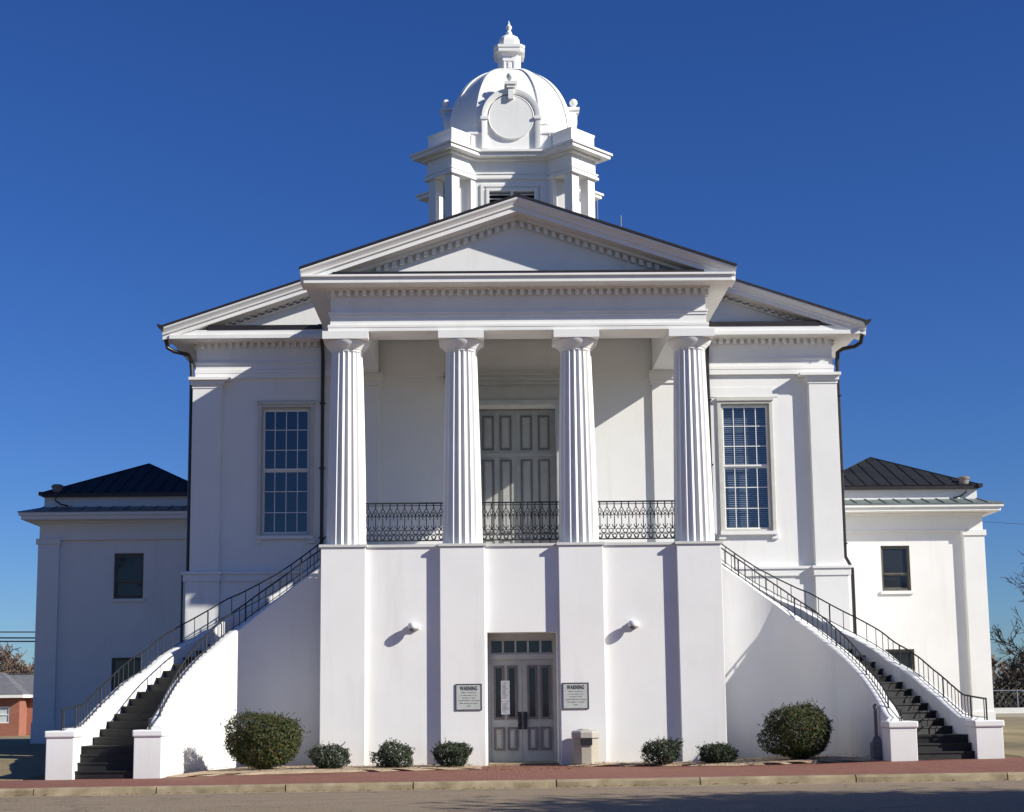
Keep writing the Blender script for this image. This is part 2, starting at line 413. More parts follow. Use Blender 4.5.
# portico entablature: beams on three sides
mb = MB()
def beams(x, y, z0, z1, inner=3.95, yi=1.0, yb=4.85):
    mb.box(-x, x, y, yi, z0, z1)
    for s in (-1, 1): mb.box(s*inner, s*x, yi, yb, z0, z1)
beams(4.89, .05, 11.003, 11.10); beams(4.90, .04, 11.10, 11.18); beams(4.84, .10, 11.18, 11.40); beams(4.87, .075, 11.40, 11.47); beams(4.885, .055, 11.47, 11.53)
beams(4.83, .10, 11.53, 12.12)
mb.build('entablature', 'trim', CH, bevel=.008)
mb = MB()                                        # dentils front and sides
def dent_row(mb, x0, x1, y, z0, z1, w, gap, d=.09):
    n = int(round((x1-x0+gap)/(w+gap))); st = (x1-x0+gap)/n
    for i in range(n): mb.box(x0+i*st, x0+i*st+w, y-d, y+.01, z0, z1)
dent_row(mb, -4.82, 4.82, .10, 11.93, 12.08, .105, .10, .12)
for s in (-1, 1):
    n = 20
    for i in range(n): mb.box(s*4.82, s*4.93, .15+i*.235, .27+i*.235, 11.93, 12.075)
mb.build('dentil_band', 'trim', CH)
mb = MB()                                        # cornice
mb.box(-4.95, 4.95, .0, .5, 12.075, 12.12)
mb.box(-5.46, 5.46, -.52, 4.85, 12.12, 12.27); mb.box(-5.52, 5.52, -.58, 4.85, 12.27, 12.33)
mb.box(-4.86, 4.86, -.06, 4.85, 12.085, 12.123)
mb.build('cornice', 'trim', CH, bevel=.01)
MB().box(-3.9, 3.9, .98, 4.85, 12.0, 12.08).build('porch_ceiling', 'trim', CH)
MB().box(-4.72, 4.72, -.545, .12, 12.333, 12.405).build('flashing', 'gutter', CH)
# portico gable
SL = .34
def rake_prism(mb, xe, ze, y0, y1, t, x_in=0.0, slope=SL, lift=0.0):
    """sloping band on both sides: upper edge starts at (xe, ze) and climbs to the ridge; t = vertical thickness"""
    za = ze + slope*xe
    for s in (-1, 1):
        p = [(s*xe, y0, ze), (0, y0, za), (0, y0, za-t), (s*xe, y0, ze-t)]
        mb.prism(p, (0, y1-y0, 0))
def rake_mould(mb, xe, ze, slope, prof):
    for s in (-1, 1):
        mb.loft([[(s*x, y, ze+slope*(xe-x)+dz) for y, dz in prof] for x in (xe, 0)])
mb = MB(); rake_prism(mb, 5.56, 12.525, -.62, 5.5, .06); mb.build('roof', 'gutter', CH)
mb = MB(); rake_mould(mb, 5.54, 12.463, SL, [(-.60,0),(-.60,-.03),(-.585,-.06),(-.54,-.10),(-.50,-.15),(-.49,-.20),(-.44,-.205),(-.44,-.33),(-.02,-.345),(.16,-.35),(.16,0)])
rake_prism(mb, 4.9, 12.34, -.10, .16, .08)
mb.build('raking_cornice', 'trim', CH, bevel=.008)
mb = MB(); mb.prism([(-4.95, .13, 12.37), (4.95, .13, 12.37), (0, .13, 12.37+4.95*SL)], (0, .25, 0)); mb.build('tympanum', 'trim', CH)
def rake_dentils(mb, x0, x1, zoff, y, w=.11, st=.205, h=.14, slope=SL, d=.13):
    n = int((x1-x0)/st)
    for s in (-1, 1):
        for i in range(n):
            a = x0+i*st; b = a+w; za = zoff - slope*a; zb = zoff - slope*b
            mb.prism([(s*a, y-d, za), (s*b, y-d, zb), (s*b, y-d, zb-h), (s*a, y-d, za-h)], (0, d+.01, 0))
mb = MB(); rake_dentils(mb, .06, 3.95, 13.92, .13); mb.build('raking_dentils', 'trim', CH)
# side eaves of the portico: closed soffit
# main block ------------------------------------------------------
YF = 5.0
WN = [(s*6.62, .70) for s in (-1, 1)]
holes = [(x-.70, x+.70, 6.30, 10.02) for x, _ in WN] + [(-1.15, 1.15, 5.51, 10.0)]
mb = MB(); walls(mb, -9.23, 9.23, 5.28, 10.9, YF, .4, holes)
for s in (-1, 1): mb.box(s*9.23, s*8.83, YF+.4, 22, -.2, 12.2)
mb.box(-9.23, 9.23, 21.6, 22.02, -.2, 12.2)
mb.box(-9.33, 9.33, YF-.12, YF+.35, -.3, 5.0)
for s in (-1, 1): mb.box(s*9.232, s*9.33, YF+.35, 22.04, -.3, 5.0)
mb.box(-8.82, 8.82, YF+.41, 21.5, 5.2, 5.3)
mb.build('main_wall', 'stucco', CH)
mb = MB()
mb.box(-9.38, 9.38, YF-.17, YF+.3, 5.0, 5.20); mb.box(-9.42, 9.42, YF-.21, YF+.3, 5.2, 5.28)
for s in (-1, 1):
    mb.box(s*8.38, s*9.44, YF-.30, YF-.17, 5.0, 5.2); mb.box(s*8.34, s*9.48, YF-.34, YF-.21, 5.2, 5.281)
    mb.box(s*8.42, s*9.37, YF-.27, YF-.12, -.3, 5.0)
mb.build('plinth', 'stucco', CH, bevel=.01)
for s in (-1, 1):
    p = MB().box(s*8.46, s*9.28, YF-.21, YF+.05, 5.281, 10.56).build('pilaster', 'stucco', CH, bevel=.01)
    m = MB(); m.box(s*8.44, s*9.30, YF-.23, YF+.06, 10.56, 10.66); m.box(s*8.39, s*9.34, YF-.28, YF+.06, 10.66, 10.78); m.box(s*8.18, s*9.38, YF-.37, YF+.06, 10.78, 10.868)
    m.build('capital', 'trim', p, bevel=.008)
    p = MB().box(s*3.93, s*5.0, YF-.11, YF+.05, 5.51, 10.62).build('pilaster', 'stucco', CH, bevel=.01)
    m = MB(); m.box(s*3.89, s*5.04, YF-.15, YF+.06, 10.62, 10.75); m.box(s*3.85, s*5.08, YF-.19, YF+.06, 10.75, 11.0); m.build('capital', 'trim', p, bevel=.008)
# main entablature
mb = MB()
for s in (-1, 1):
    def b(x, y, z0, z1): mb.box(s*5.0, s*x, y, YF+.5, z0, z1); mb.box(s*(x-.5), s*x, YF+.5, 22.1, z0, z1)
    b(9.24, YF-.09, 10.87, 11.02); b(9.25, YF-.10, 11.02, 11.13); b(9.23, YF-.07, 11.13, 11.30); b(9.25, YF-.09, 11.30, 11.36); b(9.21, YF-.05, 11.36, 11.93)
mb.box(-5.0, 5.0, YF-.02, YF+.4, 10.9, 12.3)
mb.build('entablature', 'trim', CH, bevel=.008)
mb = MB()
for s in (-1, 1):
    for i in range(20): mb.box(s*(5.10+i*.205), s*(5.205+i*.205), YF-.17, YF-.04, 11.77, 11.918)
    for i in range(70): mb.box(s*9.19, s*9.32, 5.1+i*.24, 5.22+i*.24, 11.77, 11.915)
mb.build('dentil_band', 'trim', CH)
for s in (-1, 1):
    mb = MB()
    mb.box(s*5.0, s*9.9, 4.40, YF+.3, 11.93, 12.05); mb.box(s*5.0, s*9.85, 4.48, YF+.3, 12.05, 12.2)
    mb.box(s*9.2, s*9.9, YF+.3, 22.4, 11.93, 12.05); mb.box(s*9.2, s*9.85, YF+.3, 22.4, 12.05, 12.2)
    mb.box(s*5.0, s*9.3, YF-.19, YF+.02, 11.915, 11.93)
    mb.build('cornice', 'trim', CH, bevel=.01)
for s in (-1, 1): MB().box(s*5.6, s*8.80, 4.46, YF-.02, 12.203, 12.33).build('flashing', 'gutter', CH)
SM = .335
mb = MB(); rake_prism(mb, 10.14, 12.285, 4.26, 22.6, .06, slope=SM); mb.build('roof', 'gutter', CH)
mb = MB(); rake_mould(mb, 10.10, 12.235, SM, [(y+4.88, z) for y, z in [(-.60,0),(-.60,-.03),(-.585,-.06),(-.54,-.10),(-.50,-.15),(-.49,-.20),(-.44,-.205),(-.44,-.33),(-.02,-.345),(.2,-.35),(.2,0)]]); rake_prism(mb, 9.2, 12.15, 4.86, YF+.1, .08, slope=SM)
for s in (-1, 1):                                 # boxed eave along the sides
    mb.prism([(s*10.10, YF+.1, 12.2), (s*9.85, YF+.1, 12.05), (s*9.3, YF+.1, 12.2), (s*9.3, YF+.1, 12.45)], (0, 17.4, 0))
mb.build('raking_cornice', 'trim', CH, bevel=.008)
mb = MB(); mb.prism([(-9.3, YF-.01, 12.2), (9.3, YF-.01, 12.2), (0, YF-.01, 12.2+9.3*SM)], (0, .3, 0)); mb.build('tympanum', 'trim', CH)
mb = MB(); rake_dentils(mb, 5.0, 8.75, 15.33, YF-.01, h=.15, slope=SM); mb.build('raking_dentils', 'trim', CH)
# gutters and downspouts
for s in (-1, 1):
    g_ = MB(); g_.prism([(s*10.02, 4.22, 12.27), (s*10.22, 4.22, 12.33), (s*10.20, 4.22, 12.24), (s*10.06, 4.22, 12.13)], (0, 18.2, 0)); g_.build('gutter', 'gutter', CH)
    d_ = MB(); d_.tube([(s*10.10, 4.55, 12.2), (s*10.02, 4.55, 11.95), (s*9.98, 4.6, 11.72), (s*9.82, 4.66, 11.62), (s*9.50, 4.80, 11.58), (s*9.37, 4.90, 11.5), (s*9.345, 4.92, 11.1)], .06, 8)
    d_.tube([(s*9.345, 4.92, 11.15), (s*9.345, 4.92, 5.55), (s*9.53, 4.92, 5.2), (s*9.53, 4.92, .3)], .052, 8)
    if s < 0:
        d_ = MB(); d_.tube([(-10.10, 4.55, 12.2), (-10.02, 4.55, 11.95), (-9.98, 4.6, 11.72), (-9.8, 4.66, 11.62), (-9.42, 4.82, 11.56), (-9.36, 4.9, 11.4), (-9.34, 4.92, 11.1)], .06, 8)
        d_.tube([(-9.34, 4.92, 11.15), (-9.34, 4.92, 5.32)], .055, 8); d_.tube([(-9.50, 4.93, 5.2), (-9.50, 4.93, .3)], .03, 6)
    for z in ((8, 10.2, 5.9, 3) if s > 0 else ()): d_.box(s*9.24, s*9.41, 4.85, 4.99, z, z+.04)
    d_.build('downspout', 'gutter', CH, smooth=40)
    d_ = MB(); d_.tube([(s*5.62, 4.55, 12.36), (s*5.62, 4.55, 12.1), (s*5.57, 4.62, 11.9), (s*5.56, 4.8, 11.6), (s*5.56, 4.86, 11.3), (s*5.56, 4.86, 5.5)], .055, 8)
    for z in (6.2, 8.2, 10.1): d_.box(s*5.49, s*5.64, 4.80, 4.99, z, z+.04)
    d_.build('downspout', 'gutter', CH, smooth=40)
# big sash windows
MB().box(-8.8, -3.9, YF+1.5, YF+1.6, 5.31, 10.8).box(3.9, 8.8, YF+1.5, YF+1.6, 5.31, 10.8).box(-3.9, -3.8, YF+.45, YF+1.6, 5.31, 10.8).box(3.8, 3.9, YF+.45, YF+1.6, 5.31, 10.8).build('light_baffle', 'void', CH)  # dark baffle walls added to block stray sunlight behind the windows
def sash_window(x, z0, z1, hw, y, cols, rows_top, rows_bot, meet, frame='winframe', blind=False, tag_=None):
    f = MB(); t = .055
    f.box(x-hw, x-hw+t, y+.05, y+.2, z0, z1); f.box(x+hw-t, x+hw, y+.05, y+.2, z0, z1)
    f.box(x-hw+t, x+hw-t, y+.05, y+.2, z1-t, z1); f.box(x-hw+t, x+hw-t, y+.05, y+.2, z0, z0+t+.02)
    w = f.build('window', frame, CH, bevel=.006)
    for (a, b, yy, n) in ((meet, z1-t, y+.09, rows_top), (z0+t+.02, meet, y+.13, rows_bot)):
        m = MB(); xi0, xi1 = x-hw+t, x+hw-t
        m.box(xi0, xi0+.035, yy, yy+.035, a, b); m.box(xi1-.035, xi1, yy, yy+.035, a, b)
        m.box(xi0+.035, xi1-.035, yy, yy+.035, b-.05, b); m.box(xi0+.035, xi1-.035, yy, yy+.035, a, a+.05)
        for i in range(1, cols):
            xx = xi0+(xi1-xi0)*i/cols; m.box(xx-.011, xx+.011, yy+.004, yy+.031, a+.05, b-.05)
        for i in range(1, n):
            zz = a+(b-a)*i/n
            m.box(xi0+.035, xi1-.035, yy+.007, yy+.028, zz-.011, zz+.011)
        m.build('sash', 'trim' if frame == 'winframe' else frame, w)
        p = MB(); p.box(xi0+.03, xi1-.03, yy+.015, yy+.02, a+.04, b-.04); p.build('pane', 'glass' if frame == 'winframe' else 'darkglass', w)
    if blind:
        bl = MB(); zz = z0+.12
        while zz < z1-.1:
            bl.prism([(x-hw+.08, y+.24, zz), (x-hw+.08, y+.27, zz+.03), (x-hw+.08, y+.273, zz+.028), (x-hw+.08, y+.243, zz-.002)], (2*hw-.16, 0, 0)); zz += .055
        bl.build('window_blind', 'blind', w)
    return w
for s in (-1, 1):
    x = s*6.62
    w = sash_window(x, 6.30, 10.02, .70, YF-.02, 4, 3, 3, 8.2, blind=(s > 0))
    m = MB()
    m.box(x-.80, x-.70, YF-.05, YF+.03, 6.30, 10.10); m.box(x+.70, x+.80, YF-.05, YF+.03, 6.30, 10.10); m.box(x-.70, x+.70, YF-.05, YF+.03, 10.02, 10.10)
    m.box(x-.83, x+.83, YF-.09, YF+.02, 10.10, 10.19); m.build('surround', 'winframe', w, bevel=.006)
    m = MB(); m.box(x-.82, x+.82, YF-.12, YF+.1, 6.20, 6.30); m.box(x-.86, x-.66, YF-.07, YF+.02, 6.08, 6.20); m.box(x+.66, x+.86, YF-.07, YF+.02, 6.08, 6.20); m.build('sill', 'trim', w, bevel=.006)
    m = MB(); m.box(x-.98, x+.98, YF-.018, YF+.02, 10.22, 10.50); m.build('lintel_panel', 'stucco', w)
# upper door in its deep recess
yd = YF+.48
d = MB(); d.box(-1.15, 0, yd, yd+.08, 5.51, 10.0); d.box(0.006, 1.15, yd, yd+.08, 5.51, 10.0); d.box(-1.15, 1.15, yd+.08, yd+.2, 5.4, 10.2)
d.box(-1.15, 1.15, yd-.03, yd, 8.60, 8.72)
ud = d.build('porch_door', 'doorgrey', CH)
def panel(mb_m, mb_p, x0, x1, z0, z1, y, t=.045):
    mb_m.box(x0, x0+t, y-.03, y, z0, z1); mb_m.box(x1-t, x1, y-.03, y, z0, z1); mb_m.box(x0+t, x1-t, y-.03, y, z1-t, z1); mb_m.box(x0+t, x1-t, y-.03, y, z0, z0+t)
    mb_p.box(x0+t+.03, x1-t-.03, y-.018, y, z0+t+.03, z1-t-.03)
for s in (-1, 1):
    for a, b in ((.13, .47), (.64, .98)):
        for z0, z1 in ((8.80, 9.82), (6.35, 8.52), (5.65, 6.2)):
            mm, pp = MB(), MB(); panel(mm, pp, min(s*a, s*b), max(s*a, s*b), z0, z1, yd)
            mm.build('panel_moulding', 'mould', ud); pp.build('door_panel', 'doorgrey', ud, bevel=.008)
m = MB()
for s in (-1, 1): m.box(s*1.15, s*1.62, YF-.07, YF+.03, 5.51, 10.05); m.box(s*1.15, s*1.28, YF-.10, YF-.07, 5.51, 10.05)
m.box(-1.62, 1.62, YF-.07, YF+.03, 10.0+.05, 10.62); m.box(-1.7, 1.7, YF-.13, YF-.07, 10.05, 10.17); m.box(-1.85, 1.85, YF-.2, YF-.03, 10.62, 10.72); m.box(-2.02, 2.02, YF-.33, YF-.03, 10.72, 10.84); m.box(-2.08, 2.08, YF-.38, YF-.03, 10.84, 10.95)
m.build('door_surround', 'framegrey', ud, bevel=.01)
# entrance door at street level
ye = 1.05
d = MB(); d.box(-DH, -.80, ye-.06, ye+.08, 0, DT); d.box(.80, DH, ye-.06, ye+.08, 0, DT); d.box(-.80, .80, ye-.06, ye+.08, 3.14, DT); d.box(-.80, .80, ye-.06, ye+.08, 2.62, 2.76)
fd = d.build('entrance_door', 'framegrey', CH, bevel=.006)
m = MB(); m.box(-.80, .80, ye, ye+.04, 2.76, 2.80); m.box(-.8, .8, ye, ye+.04, 3.10, 3.14)
for i in range(6): xx = -.8+1.6*i/5; m.box(max(-.8, xx-.025), min(.8, xx+.025), ye, ye+.04, 2.80, 3.10)
m.build('transom', 'framegrey', fd)
MB().box(-.79, .79, ye+.04, ye+.05, 2.77, 3.13).build('transom_pane', 'darkglass', fd)
for s in (-1, 1):
    lf = MB(); hl = [(s*.46, s*.73), (s*.13, s*.39)]
    hl = [(min(a, b), max(a, b)) for a, b in hl]
    walls(lf, min(0.004*s, s*.80), max(.004*s, s*.80), .05, 2.615, ye, .05, [(a+.055, b-.055, 1.17, 2.41) for a, b in hl])
    leaf = lf.build('door_leaf', 'doorgrey', fd)
    for a, b in hl:
        mm, pp = MB(), MB(); t = .055
        mm.box(a, a+t, ye-.025, ye, 1.11, 2.47); mm.box(b-t, b, ye-.025, ye, 1.11, 2.47); mm.box(a+t, b-t, ye-.025, ye, 2.41, 2.47); mm.box(a+t, b-t, ye-.025, ye, 1.11, 1.17)
        mm.build('panel_moulding', 'mould', leaf); MB().box(a+.05, b-.05, ye+.025, ye+.03, 1.16, 2.42).build('pane', 'darkglass', leaf)
        mm, pp = MB(), MB(); panel(mm, pp, a, b, .34, .92, ye); mm.build('panel_moulding', 'mould', leaf); pp.build('door_panel', 'doorgrey', leaf, bevel=.006)
    h = MB(); h.box(s*.02, s*.115, ye-.016, ye, .86, 1.30); h.tube([(s*.07, ye-.01, .95), (s*.07, ye-.07, 1.0), (s*.07, ye-.07, 1.18), (s*.07, ye-.01, 1.23)], .018, 8)
    h.build('handle', 'iron', leaf)
MB().box(-.86, .86, .2, ye+.2, -.1, .045).build('threshold', 'curb', fd)
MB().box(-1.15, 1.15, 1.31, 1.85, -.1, 3.3).build('lobby', 'void', fd)  # solid near-black block in place of the unlit lobby
MB().box(-1.71, -1.42, -.012, .004, .20, .57).build('wall_vent', 'signframe', CH)

# iron railing panels between the columns
def rail_mesh(x0, x1, y):
    mb = MB(); n = 11; st = (x1-x0)/n; T = .015
    for z, t in ((6.61, .018), (6.55, .009), (5.65, .015), (5.80, .007)): mb.box(x0, x1, y-t, y+t, z-t, z+t)
    for i in range(n):
        c = x0+st*(i+.5)
        mb.tube([(c, y, 6.61), (c, y, 6.47)], .02, 4)
        for s in (-1, 1):
            mb.tube([(c, y, 6.48), (c+s*st*.3, y, 6.38), (c+s*st*.5, y, 6.30)], T, 4)
            mb.tube([(c+s*st*.5, y, 6.32), (c+s*st*.3, y, 6.25), (c, y, 6.30)], T, 4)
            mb.tube([(c+s*st*.5, y, 6.33), (c+s*st*.5, y, 6.18)], T, 4)
            mb.tube([(c, y, 5.93), (c+s*.05, y, 5.99), (c+s*.055, y, 6.03)], .016, 4)
            mb.tube([(c+s*st*.5, y, 5.81), (c, y, 5.66)], .013, 4)
        mb.tube([(c, y, 6.3), (c, y, 5.9)], T, 4)
        mb.ring((c, y, 6.34), .036, .013, 8)
        mb.ring((c+st*.5, y, 5.865) if i < n-1 else (c, y, 5.865), .058, .015, 10)
        mb.ring((c, y, 5.725), .055, .015, 10)
        mb.box(c-.03, c+.03, y-.008, y+.008, 5.90, 5.925)
    return mb
for a, b in zip(CX_, CX_[1:]): rail_mesh(a+.46, b-.46, .56).build('porch_railing', 'iron', CH)

# ------------------------------------------------------------------ curved stairs
def catmull(P, n=10):
    out = []
    Q = [tuple(2*P[0][k]-P[1][k] for k in range(3))]+list(P)+[tuple(2*P[-1][k]-P[-2][k] for k in range(3))]
    for i in range(1, len(Q)-2):
        for j in range(n):
            t = j/n; p0, p1, p2, p3 = Q[i-1:i+3]
            out.append(tuple(.5*((2*p1[k])+(-p0[k]+p2[k])*t+(2*p0[k]-5*p1[k]+4*p2[k]-p3[k])*t*t+(-p0[k]+3*p1[k]-3*p2[k]+p3[k])*t**3) for k in range(3)))
    out.append(P[-1]); return out
PP = [(8.27, -3.42, 0.95), (8.24, -2.78, 1.16), (8.21, -2.33, 1.44), (8.18, -1.94, 1.67), (8.11, -1.25, 2.05), (7.99, -0.66, 2.38), (7.81, -0.05, 2.73), (7.6, 0.42, 3.02), (7.36, 0.88, 3.34), (7.06, 1.25, 3.64), (6.66, 1.53, 4.02), (6.25, 1.68, 4.36), (5.78, 1.77, 4.74), (5.3, 1.81, 5.09), (4.9, 1.84, 5.40), (4.2, 1.86, 5.93), (3.5, 1.88, 6.45)]
SP3 = catmull(PP, 8); SP = [(p[0], p[1]) for p in SP3]
S = [0]
for a, b in zip(SP, SP[1:]): S.append(S[-1]+math.dist(a, b))
def at(s):
    s = min(max(s, 0), S[-1]-1e-6)
    for i in range(len(S)-1):
        if S[i+1] >= s:
            t = (s-S[i])/(S[i+1]-S[i]); a, b = SP[i], SP[i+1]
            i0, i1 = max(i-3, 0), min(i+4, len(SP)-1); dx, dy = SP[i1][0]-SP[i0][0], SP[i1][1]-SP[i0][1]; l = math.hypot(dx, dy)
            return a[0]+(b[0]-a[0])*t, a[1]+(b[1]-a[1])*t, dy/l, -dx/l    # point + outward normal
S1 = .62                                   # where the parapet leaves the pillar
KS = .728
def zpar(s):
    s = min(max(s, 0), S[-1]-1e-6)
    for i in range(len(S)-1):
        if S[i+1] >= s: return SP3[i][2]+(SP3[i+1][2]-SP3[i][2])*(s-S[i])/(S[i+1]-S[i])
def s_of_z(z):
    a, b = .3, S[-1]
    for _ in range(40):
        m = (a+b)/2
        if zpar(m) < z: a = m
        else: b = m
    return a
DZ = [(.5,-.02),(.95,-.27),(1.3,-.47),(1.65,-.54),(2.0,-.58),(2.7,-.55),(3.4,-.49),(4.1,-.43),(4.45,-.36),(4.8,-.24),(5.15,-.07),(5.5,.06),(5.85,.17),(6.2,.26),(6.55,.38),(6.9,.45),(8,.5)]
def zout(q): return zpar(q)+interp(DZ, q)
def solve(fn, z, a=.1):
    b = S[-1]
    for _ in range(40):
        m = (a+b)/2
        if fn(m) < z: a = m
        else: b = m
    return a
def zstep(i, zg): return zg + .178*(i+1)
def off(s, d):
    x, y, nx, ny = at(s); return x+nx*d, y+ny*d
for sd in (-1, 1):
    zg = zinner(sd*9.7)
    st = MB(); i = 0; s = 0.10; s_end = max(q for q in [k*.01 for k in range(200, 900)] if at(q)[0] > 4.95)
    si, so = .10, .10
    while True:
        z = zg + .178*(i+1)
        if z > 5.47: break
        si2 = max(si+.19, solve(zpar, z+.178+.50)); so2 = max(so+.19, solve(zout, z+.178+.34))
        so2 = min(so2, si2+.75)
        for a_, b_, z0_, z1_ in ((0, .02, -.3, z-.04), (-.025, .015, z-.038, z)):
            q = [off(si+a_, .343), off(so+a_, 1.987), off(so2+b_, 1.987), off(si2+b_, .343)]
            st.prism([(sd*x, y, z0_) for x, y in q], (0, 0, z1_-z0_))
        si, so = si2, so2; i += 1
    flight = st.build('staircase', 'step', CH)
    for d0, d1 in ((0, .36), (1.97, 2.33)):
        zpo = zpar if d0 == 0 else zout
        rings = []; w = d1-d0; N = 70
        for k in range(N+1):
            q = S1-.12 + (s_end-S1+.12)*k/N; zt = zpo(q)
            
            r = []
            for (dd, zz) in ((d0, -.3), (d0, zt-.05), (d0+.03, zt-.012), (d0+.09, zt), (d1-.09, zt), (d1-.03, zt-.012), (d1, zt-.05), (d1, -.3)):
                x, y = off(q, dd); r.append((sd*x, y, zz))
            rings.append(r)
        MB().loft(rings).build('parapet', 'stucco', flight, smooth=40)
        # pillar at the foot
        xc = 8.47 if d0 == 0 else 10.42
        p = MB(); p.box(sd*(xc-.31), sd*(xc+.31), -3.4, -2.78, -.3, .88); pil = p.build('newel_pillar', 'stucco', flight, bevel=.015)
        MB().box(sd*(xc-.345), sd*(xc+.345), -3.435, -2.745, .88, 1.03).build('pillar_cap', 'stucco', pil, bevel=.03)
        # iron handrail on top of the parapet
        h = MB(); dm = (d0+d1)/2; RH = (lambda q: .26+.20*sstep(q, 1.0, 4.2)) if d0 == 0 else (lambda q: .50); top = []; low = []
        for k in range(50):
            q = S1+.25 + (s_end-.1-S1-.25)*k/49; x, y = off(q, dm); 
            zp = zpo(q)
            top.append((sd*x, y, zp+RH(q))); low.append((sd*x, y, zp+.05))
        xa, ya = sd*xc, -3.05
        r0 = RH(0); end = [(xa, -3.28, 1.03+r0-.02), (xa, ya, 1.03+r0-.01)]
        h.tube(end+top, .021, 6); h.tube([(xa, -3.28, 1.09), (xa, ya, 1.09)]+low, .011, 4)
        h.tube([(xa, -3.28, 1.03), (xa, -3.28, 1.03+r0)], .02, 6); h.tube([(xa, -3.12, 1.03), (xa, -3.12, 1.03+r0)], .012, 5)
        q = S1+.3; c = 0
        while q < s_end-.15:
            x, y = off(q, dm); zp = zpo(q)
            h.tube([(sd*x, y, zp-.03), (sd*x, y, zp+RH(q))], .021 if c % 8 == 0 else .0105, 5); q += .17; c += 1
        h.build('handrail', 'iron', flight)
    # ------------------------------------------------------------------ wings
YW = 12.0
for s in (-1, 1):
    X = lambda a: s*a
    hol = [(min(X(12.25), X(13.22)), max(X(12.25), X(13.22)), 5.05, 6.56), (min(X(12.25), X(13.22)), max(X(12.25), X(13.22)), 1.70, 3.12)]
    mb = MB(); walls(mb, min(X(9.24), X(15.66)), max(X(9.24), X(15.66)), 0, 7.1, YW, .35, hol)
    mb.box(X(15.31), X(15.66), YW+.35, 22, 0, 7.1); mb.box(X(9.24), X(15.66), 21.7, 22.0, 0, 7.1)
    mb.box(X(9.24), X(15.62), YW+.12, YW+.4, 7.65, 8.47); mb.box(X(15.3), X(15.62), YW+.4, 21.6, 7.65, 8.47)
    mb.box(X(9.24), X(15.3), YW+.4, 21.7, 3.9, 4.0)
    mb.box(X(9.24), X(15.76), YW-.09, YW-.001, .1, 1.02); mb.box(X(15.661), X(15.76), YW, 22, .1, 1.02)
    wing = mb.build('wing', 'stucco', CH)
    m = MB(); m.box(X(15.0), X(15.70), YW-.16, YW+.02, 1.02, 6.86); m.box(X(14.97), X(15.73), YW-.19, YW+.03, .1, 1.06); m.build('pilaster', 'stucco', wing, bevel=.01)
    m = MB(); m.box(X(14.96), X(15.76), YW-.2, YW+.05, 6.86, 7.05)
    m.box(X(9.24), X(15.68), YW-.10, YW+.3, 7.05, 7.60); m.box(X(9.24), X(14.96), YW-.13, YW+.0, 7.0, 7.06)
    m.box(X(15.4), X(15.68), YW+.3, 22.0, 7.05, 7.60); m.box(X(9.24), X(15.8), YW-.22, YW+.1, 7.56, 7.63)
    m.box(X(9.24), X(16.13), YW-.68, YW+.2, 7.63, 7.76); m.box(X(9.24), X(16.20), YW-.75, YW+.2, 7.76, 7.86)
    m.box(X(15.3), X(16.13), YW+.2, 22.6, 7.63, 7.76); m.box(X(15.3), X(16.20), YW+.2, 22.6, 7.76, 7.86)
    m.build('cornice', 'trim', wing, bevel=.01)
    m = MB()                                    # sloping metal skirt roof with seams
    a = [(X(9.24), YW-.78, 7.863), (X(16.23), YW-.78, 7.863), (X(15.62), YW+.13, 8.12), (X(9.24), YW+.13, 8.12)]
    b = [(X(16.23), YW-.78, 7.863), (X(16.23), 22.6, 7.863), (X(15.62), 21.8, 8.12), (X(15.62), YW+.13, 8.12)]
    m.prism(a, (0, 0, .02)); m.prism(b, (0, 0, .021))
    xx = 9.9
    while xx < 15.95:
        x2 = xx-.0 if xx < 15.6 else 15.6
        m.prism([(X(xx), YW-.785, 7.88), (X(xx+.02), YW-.785, 7.88), (X(x2+.02), YW+.12, 8.135), (X(x2), YW+.12, 8.135)], (0, 0, .035)); xx += .48
    m.build('skirt_roof', 'skirt', wing)
    m = MB(); m.box(X(9.24), X(15.66), YW-.08, YW+.12, 8.46, 8.58); m.box(X(15.625), X(15.66), YW+.12, 21.9, 8.46, 8.58); m.box(X(15.6), X(15.75), YW-.14, YW+.1, 8.50, 8.62)
    m.build('gutter', 'gutter', wing)
    m = MB(); pk = (X(12.98), 15.6, 10.13); pk2 = (X(12.98), 19.5, 10.13); e = 8.58
    o1, o2, i1, i2 = (X(15.68), YW-.1, e), (X(15.68), 22, e), (X(10.1), YW-.1, e), (X(10.1), 22, e)
    m.poly([i1, o1, pk]); m.poly([o1, o2, pk2, pk]); m.poly([o2, i2, pk2]); m.poly([i2, i1, pk, pk2]); m.poly([i1, i2, o2, o1])
    def seam(p, q):
        p, q = Vector(p), Vector(q); p.z += .01; q.z += .01; m.tube([p, q], .022, 4)
    for i in range(1, 14):                       # seams run up the front slope
        x0 = 10.1 + i*.44
        if x0 > 15.6: break
        t = (x0-10.1)/(12.98-10.1) if x0 < 12.98 else (15.68-x0)/(15.68-12.98)
        y1 = (YW-.1)+(15.6-YW+.1)*t; z1 = e+(10.13-e)*t; seam((X(x0), YW-.1, e), (X(x0), y1, z1))
    for i in range(1, 22):
        y0 = YW-.1+i*.46; t = min(1, (y0-YW+.1)/(15.6-YW+.1)); 
        if y0 > 19.5: t = max(0, (22-y0)/2.5)
        seam((X(15.68), y0, e), (X(15.68-2.70*t), y0, e+1.55*t))
    for p, q in ((i1, pk), (o1, pk), (pk, pk2)): seam(p, q)
    m.build('roof', 'roof', wing)
    m = MB(); m.lathe([(.17, 8.55), (.17, 8.80), (.2, 8.80), (.2, 8.86), (.14, 8.90)], X(15.22), YW+.18, 16); m.build('vent_pipe', 'ventpipe', wing, smooth=35)
